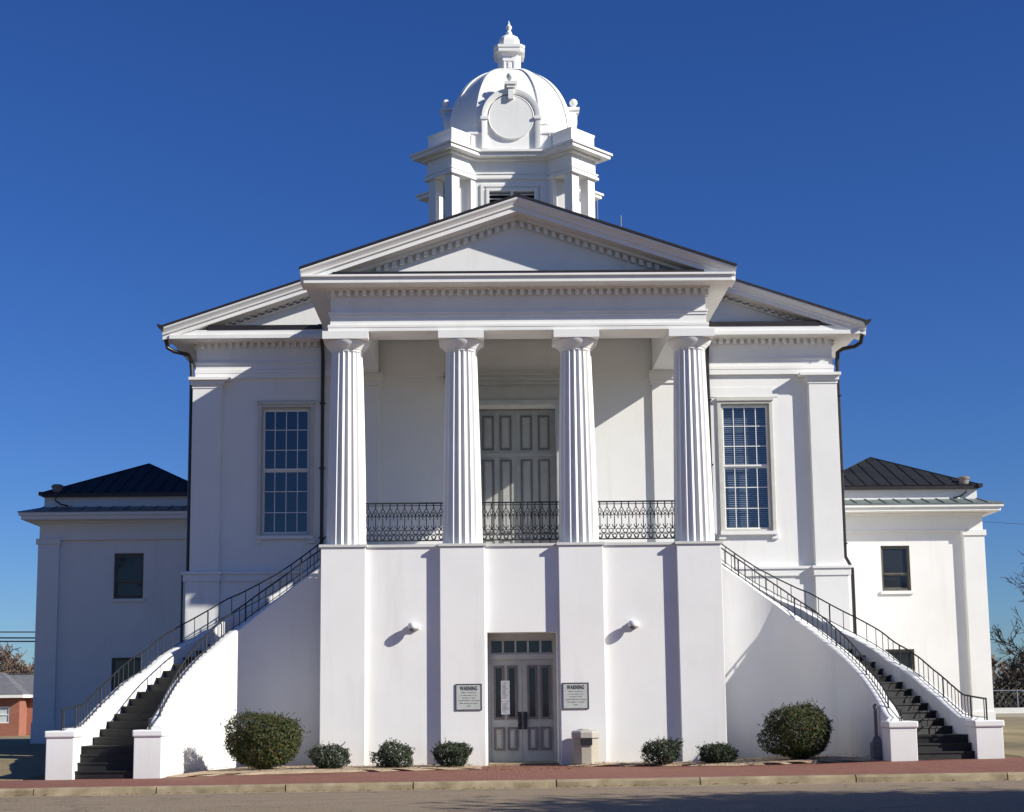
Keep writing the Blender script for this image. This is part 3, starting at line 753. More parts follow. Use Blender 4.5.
    m = MB(); m.tube([(X(15.15), YW-.08, 8.5), (X(15.22), YW-.05, 8.35), (X(15.05), YW+.06, 8.22), (X(14.8), YW+.05, 8.16)], .025, 6); m.build('overflow_pipe', 'gutter', wing)
    for k, (z0, z1) in enumerate(((5.05, 6.56), (1.70, 3.12))):
        x = X(12.735)
        w = sash_window(x, z0, z1, .485, YW+.0, 1, 1, 1, (z0+z1)/2-.2, 'darkframe')
        m = MB(); m.box(x-.54, x+.54, YW-.06, YW+.1, z0-.11, z0); m.build('sill', 'trim', w, bevel=.005)
        if s > 0:
            m = MB()
            for q in range(4): m.box(x-.40, x-.02, YW+.16+.0, YW+.19, z0+.10+q*.11, z0+.15+q*.11); m.box(x+.02, x+.40, YW+.16, YW+.19, z0+.10+q*.11, z0+.15+q*.11)
            m.build('shutter_slats', 'blind', w)

# ------------------------------------------------------------------ tower
TX, TY = .06, 13.0
def T(p): return (p[0]+TX, p[1]+TY, p[2])
def diag_block(mb, R, w, r0, z0, z1):           # four blocks reaching out along the diagonals
    for k in range(4):
        a = pi/4+k*pi/2; u = Vector((cos(a), sin(a))); v = Vector((-sin(a), cos(a)))
        pts = [u*r0+v*w, u*R+v*w, u*R-v*w, u*r0-v*w]
        mb.prism([T((p.x, p.y, z0)) for p in pts], (0, 0, z1-z0))
def tbox(mb, h, z0, z1): mb.box(TX-h, TX+h, TY-h, TY+h, z0, z1)
mb = MB()
walls(mb, TX-2.08, TX+2.08, 13.2, 18.93, TY-2.08, .3, [(TX-.76, TX+.76, 17.2, 18.56)])
mb.box(TX-2.08, TX-1.78, TY-1.78, TY+1.78, 13.2, 18.93); mb.box(TX+1.78, TX+2.08, TY-1.78, TY+1.78, 13.2, 18.93); mb.box(TX-2.08, TX+2.08, TY+1.78, TY+2.08, 13.2, 18.93)
tbox(mb, 2.076, 18.931, 19.6)
tower = mb.build('tower', 'tower', CH)
mb = MB(); diag_block(mb, 3.42, .60, 1.5, 18.95, 19.598)
diag_block(mb, 3.50, .68, 1.5, 18.94, 19.03); diag_block(mb, 3.46, .64, 1.5, 19.031, 19.10); diag_block(mb, 3.49, .67, 1.5, 19.101, 19.15)
tbox(mb, 2.16, 18.97, 19.06); tbox(mb, 2.12, 19.061, 19.14); tbox(mb, 2.15, 19.141, 19.18)
mb.build('entablature', 'tower', tower, bevel=.01)
mb = MB(); diag_block(mb, 3.55, .72, 1.4, 19.60, 19.68); diag_block(mb, 3.79, .96, 1.4, 19.681, 19.80); diag_block(mb, 3.85, 1.02, 1.4, 19.801, 19.88)
tbox(mb, 2.2, 19.603, 19.683); tbox(mb, 2.42, 19.684, 19.803); tbox(mb, 2.5, 19.804, 19.884)
diag_block(mb, 3.0, .5, 1.4, 14.2, 15.9)
mb.build('cornice', 'tower', tower, bevel=.01)
for k in range(4):
    a = pi/4+k*pi/2; u = Vector((cos(a), sin(a))); v = Vector((-sin(a), cos(a)))
    for r_, w_ in ((3.22, .40), (3.22, -.40), (2.38, .44), (2.38, -.44)):
        c = u*r_+v*w_; hw = .17
        pts = [c+u*hw+v*hw, c+u*hw-v*hw, c-u*hw-v*hw, c-u*hw+v*hw]
        m = MB().prism([T((p.x, p.y, 13.2)) for p in pts], (0, 0, 18.94-13.2)); m.build('tower_post', 'tower', tower)
mb = MB(); diag_block(mb, 3.40, .58, 1.0, 19.884, 20.50); diag_block(mb, 3.42, .60, 1.0, 20.45, 20.53)
for k in range(4):                               # low panelled parapet beside each clock
    a = k*pi/2; 
    for sgn in (-1, 1):
        for (x0, x1, y0, y1, z0, z1) in ((.80, 1.45, 2.0, 2.2, 19.884, 20.52), (.80, 1.47, 1.98, 2.24, 20.52, 20.60), (.82, .90, 2.2, 2.225, 19.95, 20.50), (1.28, 1.36, 2.2, 2.225, 19.95, 20.50)):
            q = [(sgn*x0, -y0), (sgn*x1, -y0), (sgn*x1, -y1), (sgn*x0, -y1)]
            mb.prism([T((p[0]*cos(a)-p[1]*sin(a), p[0]*sin(a)+p[1]*cos(a), z0)) for p in q], (0, 0, z1-z0))
mb.prism([T((1.9*cos(pi/8+i*pi/4), 1.9*sin(pi/8+i*pi/4), 19.88)) for i in range(8)], (0, 0, 1.0))
mb.build('parapet', 'tower', tower, bevel=.008)
# louvred opening
m = MB(); x = TX; y = TY-2.08
for (h0, h1, zt, d) in ((.76, .86, 18.65, .06), (.95, 1.05, 18.80, .05)):
    m.box(x-h1, x-h0, y-d, y, 15, zt); m.box(x+h0, x+h1, y-d, y, 15, zt); m.box(x-h0, x+h0, y-d, y, zt-.09, zt)
m.box(x-.04, x+.04, y-.02, y+.1, 17.2, 18.56); lf = m.build('louvre_frame', 'tower', tower, bevel=.006)
m = MB()
for i in range(12):
    z = 17.0+i*.145
    m.prism([(x-.76, y+.03, z), (x-.76, y+.14, z+.055), (x-.76, y+.145, z+.04), (x-.76, y+.04, z-.015)], (1.52, 0, 0))
m.build('louvre', 'tower', tower); MB().box(x-.76, x+.76, y+.28, y+.29, 17.2, 18.56).build('louvre_backing', 'void', tower)  # dark sheet paints in the unlit space behind the slats
# dome: octagonal cloister vault with ribs
def oct_(ap, k=.56): return [(-k*ap,-ap),(k*ap,-ap),(ap,-k*ap),(ap,k*ap),(k*ap,ap),(-k*ap,ap),(-ap,k*ap),(-ap,-k*ap)]
ZS, HD, RD = 20.9, 2.74, 2.08
prof = [(RD, 20.5), (RD, 20.9)]
for i in range(1, 21):
    t = i/20*R_(79.5); prof.append((RD*cos(t), ZS+HD*sin(t)))
m = MB(); m.loft([[T((p[0], p[1], z)) for p in oct_(r)] for r, z in prof]); dome = m.build('dome', 'tower', tower, smooth=25)
m = MB()
for k in range(8):
    rings = []
    for r, z in prof[1:]:
        V = [Vector(p) for p in oct_(r)]; v, a, b = V[k], V[k-1], V[(k+1) % 8]
        da, db = (a-v).normalized(), (b-v).normalized(); w = .20*(.45+.55*r/RD); o = v.normalized()*.045
        zz = z+.02
        p = [v+da*w, v+da*w+o, v+o*1.1, v+db*w+o, v+db*w, v-o]
        rings.append([T((q.x, q.y, zz)) for q in p])
    m.loft(rings)
m.build('dome_rib', 'tower', dome, smooth=30)
# clock dormers on the four sides (blank round faces)
for k in range(4):
    a = k*pi/2; ca, sa = cos(a), sin(a)
    def W(x, y, z): return T((x*ca-y*sa, x*sa+y*ca, z))
    m = MB(); arch = [(.80*cos(pi-i*pi/20), 21.12+.80*sin(pi-i*pi/20)) for i in range(21)]
    m.prism([W(-.80, -2.18, 19.88)]+[W(x, -2.18, z) for x, z in arch]+[W(.80, -2.18, 19.88)], tuple(Vector(W(0, 1.0, 0))-Vector(W(0, 0, 0))))
    dr = m.build('clock_dormer', 'tower', tower)
    m = MB(); m_ = 24                                   # arch moulding and its short legs
    path = [(-.90, 20.0), (-.90, 20.6), (-.90, 21.1)]+[(.90*cos(pi-i*pi/m_), 21.12+.90*sin(pi-i*pi/m_)) for i in range(1, m_)]+[(.90, 21.1), (.90, 20.6), (.90, 20.0)]
    rings = []
    for i, (x, z) in enumerate(path):
        nx, nz = (x/.9, 0) if i < 3 or i > len(path)-4 else (x/.9, (z-21.12)/.9)
        rings.append([W(x-nx*.10, -2.10, z-nz*.10), W(x-nx*.10, -2.27, z-nz*.10), W(x-nx*.02, -2.30, z-nz*.02), W(x+nx*.09, -2.30, z+nz*.09), W(x+nx*.09, -1.4, z+nz*.09), W(x, -1.4, z)])
    m.loft(rings)
    for s in (-1, 1):
        q = [(s*.78, -2.1), (s*1.03, -2.1), (s*1.03, -2.34), (s*.78, -2.34)]; m.prism([W(p[0], p[1], 21.02) for p in q], (0, 0, .09))
    m.build('arch_moulding', 'tower', tower, smooth=30)
    m = MB(); rings = []
    for r, y in ((.78, -2.12), (.78, -2.26), (.755, -2.275), (.74, -2.262), (.0001, -2.262)):
        rings.append([W(r*cos(i*pi/24), y, 21.10+r*sin(i*pi/24)) for i in range(48)])
    m.loft(rings, caps=False); m.build('clock_face', 'signface' if False else 'tower', tower, smooth=30)
    m = MB()
    def wb(x0, x1, y0, y1, z0, z1, m=m): m.prism([W(x0, y0, z0), W(x1, y0, z0), W(x1, y1, z0), W(x0, y1, z0)], (0, 0, z1-z0))
    wb(-.085, .085, -2.38, -1.9, 21.72, 22.10); wb(-.14, .14, -2.42, -1.8, 22.10, 22.20); wb(-.21, .21, -2.46, -1.75, 22.20, 22.30)
    cc = W(0, -2.26, 0); m.lathe([(.12, 22.30), (.07, 22.33), (.06, 22.46)], cc[0], cc[1], 14)
    m.lathe([(.001, 22.39), (.08, 22.41), (.13, 22.475), (.145, 22.53), (.13, 22.59), (.08, 22.65), (.001, 22.675)], cc[0], cc[1], 16)
    m.build('keystone', 'tower', tower, smooth=35)
# lantern and finial
m = MB()
def obox(mb, h, z0, z1, k=.62, h1=None):
    h1 = h if h1 is None else h1
    mb.loft([[T((p[0], p[1], z0)) for p in oct_(h, k)], [T((p[0], p[1], z1)) for p in oct_(h1, k)]])
obox(m, .48, 23.45, 23.58); obox(m, .38, 23.58, 24.12)
obox(m, .385, 24.12, 24.26, .66, h1=.46); obox(m, .53, 24.26, 24.40, .72); obox(m, .555, 24.40, 24.50, .72)
for i in range(4):
    a = i*pi/2
    for (x0, x1, z0, z1) in ((-.2, -.15, 23.62, 23.98), (.15, .2, 23.62, 23.98), (-.15, .15, 23.94, 23.98), (-.15, .15, 23.62, 23.66), (-.05, .05, 23.69, 23.91)):
        m.prism([T((p[0]*cos(a)-p[1]*sin(a), p[0]*sin(a)+p[1]*cos(a), z0)) for p in ((x0, -.38), (x1, -.38), (x1, -.41), (x0, -.41))], (0, 0, z1-z0))
lan = m.build('lantern', 'tower', tower)
m = MB(); m.loft([[T((p[0], p[1], z)) for p in oct_(r, .5)] for r, z in ((.37, 24.52), (.38, 24.66), (.36, 24.82), (.29, 24.95), (.17, 25.03), (.1, 25.06))])
m.lathe([(.10, 25.04), (.12, 25.14), (.06, 25.25), (.1, 25.33), (.11, 25.38), (.06, 25.45), (.03, 25.5), (.045, 25.52), (.02, 25.56), (.006, 25.63)], TX, TY, 14)
m.build('finial', 'tower', lan, smooth=35)
m = MB(); m.tube([(2.42, 4.4, 14.5), (2.42, 4.4, 15.95)], .022, 6); m.build('roof_rod', 'rod', CH)
m = MB(); m.tube([(3.10, 4.4, 14.4), (3.10, 4.4, 15.5)], .022, 6); m.build('roof_rod', 'rod', CH)

# ------------------------------------------------------------------ things on and by the wall
def sign(x, z, label):
    t = thing('warning_sign', label, 'sign', (x, 0, z), group='warning signs beside the entrance')
    m = MB(); m.box(-.315, .315, -.018, .0, -.315, .315); m.build('sign_plate', 'signface', t, bevel=.01)
    m = MB(); h, w = .325, .022; m.box(-h, h, -.03, -.001, h-w, h); m.box(-h, h, -.03, -.001, -h, -h+w); m.box(-h, -h+w, -.03, -.001, -h+w, h-w); m.box(h-w, h, -.03, -.001, -h+w, h-w)
    m.build('border', 'signframe', t, bevel=.006)
    cu = bpy.data.curves.new('warning_text', 'FONT'); cu.body = 'WARNING'; cu.size = .145; cu.align_x = 'CENTER'; cu.extrude = .002; cu.offset = .002; cu.space_character = 1.15
    tmp = bpy.data.objects.new('warning_text', cu); COL.objects.link(tmp); bpy.context.view_layer.update()
    me = bpy.data.meshes.new_from_object(tmp.evaluated_get(bpy.context.evaluated_depsgraph_get())); bpy.data.objects.remove(tmp)
    me.materials.clear(); me.materials.append(M['ink'])
    o = bpy.data.objects.new('lettering', me); COL.objects.link(o); o.parent = t; o.rotation_euler = (pi/2, 0, 0); o.location = (0, -.021, .165); o.scale = (.56, 1, 1)
    m = MB()                                    # lines of small print, too small to read
    rr = random.Random(5)
    for zz, words in ((.10, (5, 1, 6, 3)), (.035, (2, 4, 5, 2, 2)), (-.03, (3, 4, 2, 4)), (-.095, (1, 5, 5, 2, 3, 6)), (-.16, (4, 7, 2, 6)), (-.225, (5,))):
        tot = sum(words)+len(words)-1; cw = min(.020, .54/tot); x0 = -tot*cw/2
        for w in words:
            for c in range(w):
                hh = rr.choice((.016, .016, .02)); m.box(x0+c*cw+.002, x0+(c+1)*cw-.005, -.0215, -.0185, zz, zz+hh)
            x0 += (w+1)*cw
    m.build('small_print', 'mould', t)
sign(-1.345, 1.685, 'square grey warning sign on the wall to the left of the entrance door')
sign(1.305, 1.685, 'square grey warning sign right of the entrance door, above the litter bin')
for z0, z1, lab in ((1.575, 2.09, 'taller white paper taped to the left door leaf, above another sheet'), (1.24, 1.565, 'shorter white paper taped to the left door leaf, under another sheet')):
    m = MB(); n = 7; rings = []
    for i in range(n+1):
        z = z0+(z1-z0)*i/n; rings.append([(-.11, ye-.030-.004*sin(i*1.3), z), (.11, ye-.030-.006*sin(i*1.1+1), z), (.11, ye-.028-.006*sin(i*1.1+1), z), (-.11, ye-.028-.004*sin(i*1.3), z)])
    m.loft(rings); o = m.build('paper_notice', 'paper', smooth=40); o.location = (-.43, 0, 0); tag(o, lab, 'notice', 'papers taped to the door')
    m = MB(); rr = random.Random(int(z0*100)); z = z1-.06
    while z > z0+.05: m.box(-.085, -.085+rr.uniform(.08, .17), ye-.0375, ye-.0365, z, z+.008); z -= .03
    m.build('print', 'mould', o)
def wlight(x, label):
    t = thing('security_light', label, 'light', (x, .165, 3.42), group='dome lights on the podium wall')
    m = MB(); m.box(-.07, .16, -.10, 0, -.05, .10); m.box(-.02, .10, -.21, -.10, .02, .10); m.build('bracket', 'lamp', t, bevel=.015)
    m = MB(); m.lathe([(.02, .11), (.09, .105), (.115, .07), (.115, .0), (.10, -.03)], .0, -.21, 20); m.build('housing', 'lamp', t, smooth=40)
    m = MB(); m.lathe([(.098, -.02), (.09, -.07), (.06, -.11), (.02, -.125)], .0, -.21, 20); m.build('lens', 'lens', t, smooth=40)
wlight(-2.73, 'small dome security light on the left part of the podium wall')
wlight(2.76, 'small dome security light on the right part of the podium wall')
# litter bin
t = thing('litter_bin', 'octagonal tan aggregate litter bin with a grey lid by the entrance', 'litter bin', (1.50, -.45, 0))
def octa(r, rot=pi/8): return [(r*cos(rot+i*pi/4), r*sin(rot+i*pi/4)) for i in range(8)]
m = MB(); m.loft([[(x, y, z) for x, y in octa(r)] for r, z in ((.30, 0), (.31, .03), (.325, .62), (.325, .66))]); m.build('bin_body', 'concrete', t, bevel=.01)
m = MB(); m.loft([[(x, y, z) for x, y in octa(r)] for r, z in ((.355, .66), (.365, .68), (.365, .80), (.33, .84), (.20, .86), (.19, .88))]); m.build('bin_lid', 'lid', t, bevel=.008)
m = MB(); m.box(-.14, .14, -.337, -.305, .50, .652); m.build('bin_opening', 'void', t)  # near-black block painted in for the shade of the mouth
# stand pipe near the right stair
t = thing('stand_pipe', 'grey metal stand pipe on a box base beside the right stair pillar', 'stand pipe', (8.13, -2.35, .12))
m = MB(); m.box(-.13, .13, -.12, .12, 0, .42); m.prism([(-.13, -.12, .42), (.13, -.12, .42), (.05, -.05, .56), (-.05, -.05, .56)], (0, .1, 0)); m.build('pipe_base', 'pipe', t, bevel=.01)
m = MB(); m.lathe([(.042, .5), (.042, 1.2), (.055, 1.2), (.055, 1.26), (.02, 1.3)], 0, 0, 12); m.build('pipe', 'pipe', t, smooth=40)

# ------------------------------------------------------------------ shrubs
def shrub(name, label, loc, w, d, h, n, leaf, mat, seed, sq=2.6, group=None, cat='shrub'):
    rr = random.Random(seed); t = thing(name, label, cat, loc, group=group)
    lob = [(rr.uniform(-1, 1), rr.uniform(-1, 1), rr.uniform(-.6, 1), rr.uniform(-.14, .2)) for _ in range(34)]
    def radius(v):
        p = 1/((abs(v.x)**sq+abs(v.y)**sq+abs(v.z)**sq)**(1/sq))
        b = sum(a*max(0, v.dot(Vector((x, y, z)).normalized())-.82)*5.5 for x, y, z, a in lob)
        return p*(.93+b+rr.gauss(0, .035))
    m = MB()
    for i in range(n):
        v = Vector((rr.gauss(0, 1), rr.gauss(0, 1), rr.gauss(0, 1))).normalized()
        k = 1-abs(rr.gauss(0, .10)) if rr.random() < .8 else rr.uniform(.4, .95)
        r = radius(v)*k
        c = Vector((v.x*r*w/2, v.y*r*d/2, h*.53+v.z*r*h*.5))
        if c.z < .02: c.z = rr.uniform(.02, .2)
        nrm = (v+Vector((rr.gauss(0, .7), rr.gauss(0, .7), rr.gauss(0, .7)+.3))).normalized()
        a = nrm.cross(Vector((rr.gauss(0, 1), rr.gauss(0, 1), rr.gauss(0, 1)))).normalized(); b = nrm.cross(a)
        L = leaf*rr.uniform(.7, 1.35); W_ = L*.42
        m.poly([c-a*L*.5, c+b*W_*.5+nrm*L*.06, c+a*L*.5-nrm*L*.1, c-b*W_*.5+nrm*L*.06])
    sp = MB()
    for i in range(int(40+60*w)):                 # loose sprigs that break the outline
        v = Vector((rr.gauss(0, 1), rr.gauss(0, 1), abs(rr.gauss(0, 1)))).normalized(); r = radius(v)
        b0 = Vector((v.x*r*.8*w/2, v.y*r*.8*d/2, h*.53+v.z*r*.8*h*.5)); k = rr.uniform(1.02, 1.18)
        e = Vector((v.x*r*k*w/2, v.y*r*k*d/2, h*.53+v.z*r*k*h*.5+.03)); sp.tube([b0, e], .005, 3, .003)
        for q in range(7):
            c = b0.lerp(e, .45+q*.09)+Vector((rr.gauss(0, .02), rr.gauss(0, .02), rr.gauss(0, .02)))
            nrm = Vector((rr.gauss(0, 1), rr.gauss(0, 1), rr.gauss(0, 1))).normalized(); a = nrm.orthogonal().normalized(); b = nrm.cross(a); L = leaf*rr.uniform(.6, 1.1)
            m.poly([c-a*L*.5, c+b*L*.2, c+a*L*.5, c-b*L*.2])
    m.build('foliage', mat, t, recalc=False); m = sp
    for i in range(26):
        a = rr.uniform(0, 2*pi); q = rr.uniform(.3, .9); e = Vector((cos(a)*w/2*q*.85, sin(a)*d/2*q*.85, h*rr.uniform(.35, .85)))
        b0 = Vector((cos(a)*w*.06, sin(a)*d*.06, 0)); m.tube([b0, b0.lerp(e, .5)+Vector((0, 0, .04)), e], .014, 5, .004)
    m.build('stem', 'bark', t, recalc=False)
    return t
shrub('shrub', 'largest clipped reddish green shrub, in front of the left stair wall', (-6.20, -1.35, 0), 1.86, 1.5, 1.32, 12500, .07, 'leafbig', 11, 2.4, 'large rounded shrubs before the stair walls')
shrub('shrub', 'large clipped reddish green shrub in front of the right stair wall', (6.58, -1.2, .08), 1.56, 1.4, 1.26, 10500, .07, 'leafbig', 12, 2.4, 'large rounded shrubs before the stair walls')
G = 'low shrubs along the foot of the podium'
for x, y, w, h, seed, lab in ((-4.58, -1.75, .98, .60, 21, 'low green shrub at the foot of the left corner pier'),
        (-3.12, -1.45, 1.0, .60, 22, 'low green shrub between the left corner pier and the vent'),
        (-1.72, -1.25, .94, .62, 23, 'low green shrub covering the dark vent, just left of the entrance'),
        (3.28, -1.2, 1.0, .62, 24, 'low green shrub right of the bin, the taller of two'),
        (4.60, -1.2, .92, .53, 25, 'low green shrub at the foot of the right corner pier')):
    shrub('low_shrub', lab, (x, y, zinner(x)), w*.92, .85, h*.95, 2500+(seed%3)*250, .065, 'leafsmall', seed, 2.0+.15*(seed%4), G)

# ------------------------------------------------------------------ trees
def bare_tree(name, label, loc, h, seed, mat='bark', tm='twig', spread=.55, levels=6, r0=.16, group=None, twr=.012, nb=3, cat='tree'):
    rr = random.Random(seed); t = thing(name, label, cat, loc, group=group); tr, tw = MB(), MB()
    def grow(p, d, L, r, lv):
        pts = [p]; q = p.copy(); dd = d.copy(); n = 3
        for i in range(n):
            dd = (dd+Vector((rr.gauss(0, .13), rr.gauss(0, .13), rr.gauss(0, .08)+.04))).normalized(); q = q+dd*(L/n); pts.append(q.copy())
        big = lv >= levels-2
        (tr if big else tw).tube(pts, max(r, twr), 6 if big else 3, max(r*.62, twr*.8))
        if lv == 0: return
        k = nb if lv > 1 else nb+1
        for i in range(k):
            ax = dd.cross(Vector((rr.gauss(0, 1), rr.gauss(0, 1), rr.gauss(0, 1)))).normalized()
            nd = (Matrix.Rotation(rr.uniform(.25, spread+.35), 3, ax) @ dd)
            src = pts[-1] if i == 0 else pts[rr.choice((1, 2, 3))]
            grow(src, nd.normalized(), L*rr.uniform(.62, .86), r*.6, lv-1)
    grow(Vector((0, 0, -.2)), Vector((rr.gauss(0, .05), rr.gauss(0, .05), 1)).normalized(), h*.27, r0, levels)
    tr.build('trunk', mat, t, recalc=False, smooth=60); tw.build('crown', tm, t, recalc=False)
    return t
def leafy_tree(name, label, loc, h, r, seed, n=9000, leaf=.16):
    rr = random.Random(seed); t = thing(name, label, 'tree', loc); m = MB()
    m.tube([(0, 0, -.3), (.1, .05, h*.3), (0, .1, h*.75)], .22, 8, .08)
    cl = []
    for i in range(26):
        v = Vector((rr.gauss(0, 1), rr.gauss(0, 1), rr.gauss(0, .9))).normalized()*r*rr.uniform(.3, .85); c = Vector((0, 0, h*.62))+Vector((v.x, v.y, v.z*.95)); cl.append(c)
        m.tube([(0, .05, h*.35), (c.x*.5, c.y*.5, (h*.35+c.z)/2+.2), tuple(c)], .06, 5, .02)
    m.build('trunk', 'bark', t, recalc=False, smooth=60); m = MB()
    for i in range(n):
        c = rr.choice(cl); p = c+Vector((rr.gauss(0, 1), rr.gauss(0, 1), rr.gauss(0, .8)))*r*.2
        nrm = Vector((rr.gauss(0, 1), rr.gauss(0, 1), rr.gauss(0, 1))).normalized(); a = nrm.orthogonal().normalized(); b = nrm.cross(a); L = leaf*rr.uniform(.6, 1.4)
        m.poly([p-a*L*.5, p+b*L*.25, p+a*L*.5, p-b*L*.25])
    m.build('crown', 'leaftree', t, recalc=False); return t

# trees that stand off to the right and throw their shade over the road and plinth
leafy_tree('roadside_tree', 'leafy tree across the road whose shade falls on the asphalt at lower right', (15.2, -19.5, -.2), 9.5, 3.6, 31, n=15000, leaf=.3)
leafy_tree('sky_blocker_tree', 'unseen leafy tree left of the courthouse, added to block sky light', (-20.3, .5, 0), 12, 4.6, 33, n=18000, leaf=.3)  # out of view; added to keep sky light off the left wing
leafy_tree('roadside_tree', 'second leafy tree across the road, further right', (19.0, -19.6, -.2), 9.0, 3.6, 32, n=15000, leaf=.3)
bare_tree('bare_tree', 'tall bare tree on the lawn to the right, whose branches shade the right plinth', (27.5, -5.6, .1), 17, 41, r0=.26, levels=6, group='bare trees')
# left background
bare_tree('bare_tree', 'bare brown tree behind the brick house, furthest left', (-50.4, 112, -.4), 10.4, 51, tm='twig', spread=.7, levels=6, nb=3, r0=.15, group='trees behind the brick house', twr=.045)
bare_tree('bare_tree', 'bare brown tree behind the brick house, second from the left', (-48.7, 108, -.4), 9.6, 52, spread=.7, levels=6, r0=.14, group='trees behind the brick house', twr=.045)
bare_tree('bare_tree', 'bare brown tree behind the brick house, nearest the courthouse wing', (-46.8, 110, -.4), 10.6, 53, spread=.7, levels=6, r0=.14, group='trees behind the brick house', twr=.045)
bare_tree('bare_tree', 'bare brown tree hidden mostly by the left courthouse wing', (-44.6, 113, -.4), 10.2, 54, spread=.7, levels=6, r0=.14, group='trees behind the brick house', twr=.045)
# right background
bare_tree('bare_tree', 'bare tree at the right edge with dark branches reaching over the lawn', (36.4, 60, .3), 15.5, 61, mat='darktwig', tm='darktwig', spread=.75, levels=6, r0=.28, twr=.022)
for i, (x, y, h, lab) in enumerate(((54.5, 118, 7.0, 'dark scrubby tree beside the right wing, behind the fence'), (57.5, 122, 7.8, 'dark scrubby tree behind the parked car'), (60.5, 119, 7.4, 'dark scrubby tree at the far right edge'), (64, 122, 8.0, 'dark scrubby tree beyond the right edge'))):
    bare_tree('scrub_tree', lab, (x, y, .2), h, 70+i, mat='darktwig', tm='darktwig', spread=.8, levels=6, r0=.13, nb=3, group='dark scrub trees', twr=.045)
def thicket(name, label, x0, x1, y, z, h, n, seed, mat):
    rr = random.Random(seed); m = MB()
    for i in range(n):
        x = rr.uniform(x0, x1); q = rr.random()**1.3; hh = h*(.7+.3*sin(x*.9+seed)*.6+.2*sin(x*2.3))
        c = Vector((x, y+rr.gauss(0, 1.5), z+q*hh)); nrm = Vector((rr.gauss(0, 1), rr.gauss(0, 1), rr.gauss(0, 1))).normalized(); a = nrm.orthogonal().normalized(); b = nrm.cross(a); L = rr.uniform(.2, .5)
        m.poly([c-a*L, c+b*L*.3, c+a*L, c-b*L*.3])
    o = m.build(name, mat, recalc=False); tag(o, label, 'undergrowth', kind='stuff')
thicket('undergrowth', 'dark brown undergrowth behind the fence on the right', 44, 90, 116, .1, 4.2, 9000, 1, 'hedge')
thicket('undergrowth', 'brown undergrowth behind the brick house on the left', -75, -38, 116, -.5, 6.2, 12000, 2, 'twig')
m = MB()                                        # far-off woods closing the horizon on both sides
rr = random.Random(9)
for i in range(30000):
    a = rr.uniform(-1.25, 1.25); D = rr.uniform(330, 380); x = D*sin(a); y = D*cos(a); hh = 9+3*sin(a*40)+2*sin(a*97)
    c = Vector((x, y, rr.random()**.8*hh-.5)); nrm = Vector((rr.gauss(0, 1), rr.gauss(0, 1), rr.gauss(0, 1))).normalized(); q = nrm.orthogonal().normalized(); b = nrm.cross(q); L = rr.uniform(.5, 1.1)
    m.poly([c-q*L, c+b*L*.6, c+q*L, c-b*L*.6])
tag(m.build('woods', 'twig', recalc=False), 'distant brown winter woods along the horizon', 'woods', kind='stuff')

# brick house on the left
H = thing('brick_house', 'low red brick house with grey hip roof beyond the left wing', 'house', (-31, 65, -.5))
def brickbox(name, x0, x1, y0, y1, z0, z1, hl=()):
    me = MB(); walls(me, x0, x1, z0, z1, y0, .3, list(hl)); me.box(x0, x0+.3, y0+.3, y1, z0, z1); me.box(x1-.3, x1, y0+.3, y1, z0, z1); me.box(x0, x1, y1-.3, y1, z0, z1)
    o = me.build(name, 'brickwall', H); mesh = o.data; uv = mesh.uv_layers.new(name='UV')
    for p in mesh.polygons:
        for li in p.loop_indices:
            v = mesh.vertices[mesh.loops[li].vertex_index].co
            uv.data[li].uv = (v.y, v.z) if abs(p.normal.x) > .7 else (v.x, v.z)
    return o
ww = [(-2.9, -1.95, .95, 2.05), (-7, -6, .95, 2.05), (-11, -10, .95, 2.05)]
brickbox('wall', -14, -1.3, -1.6, 8, 0, 2.75, ww)
w2 = [(-.55, -.2+.1, .95, 2.05), (2.5, 3.5, .95, 2.05)]
brickbox('wall', -1.3, 6, 0, 8, 0, 2.75, w2)
m = MB()
for (x0, x1, y0) in ((-14.5, -.95, -2.1), (-1.0, 6.5, -.5)): m.box(x0, x1, y0, y0+.08, 2.62, 2.84)
m.box(-1.03, -.95, -2.02, -.5, 2.62, 2.84); m.build('fascia', 'housetrim', H)
m = MB()
m.poly([(-14.6, -2.12, 2.84), (-.93, -2.12, 2.84), (-4.2, 3.4, 4.45), (-11, 3.4, 4.45)]); m.poly([(-.93, -2.12, 2.84), (-.93, 8.6, 2.84), (-4.2, 3.4, 4.45)])
m.poly([(-2.5, -.52, 2.84), (6.6, -.52, 2.84), (3, 4, 4.2), (-4.0, 4, 4.35)]); m.poly([(6.6, -.52, 2.84), (6.6, 8.6, 2.84), (3, 4, 4.2)]); m.poly([(-14.6, 8.6, 2.84), (6.6, 8.6, 2.84), (3, 4, 4.2), (-11, 3.4, 4.45)])
m.build('roof', 'shingle', H, recalc=False)
for (a, b, c, d), y in [(w, -1.6) for w in ww]+[(w, 0) for w in w2]:
    m = MB(); t = .07; m.box(a, a+t, y+.02, y+.12, c, d); m.box(b-t, b, y+.02, y+.12, c, d); m.box(a+t, b-t, y+.02, y+.12, d-t, d); m.box(a+t, b-t, y+.02, y+.12, c, c+t); m.box(a+t, b-t, y+.03, y+.1, (c+d)/2-.03, (c+d)/2+.03)
    f = m.build('window', 'housetrim', H); MB().box(a+t, b-t, y+.08, y+.09, c+t, d-t).build('pane', 'blind', f)
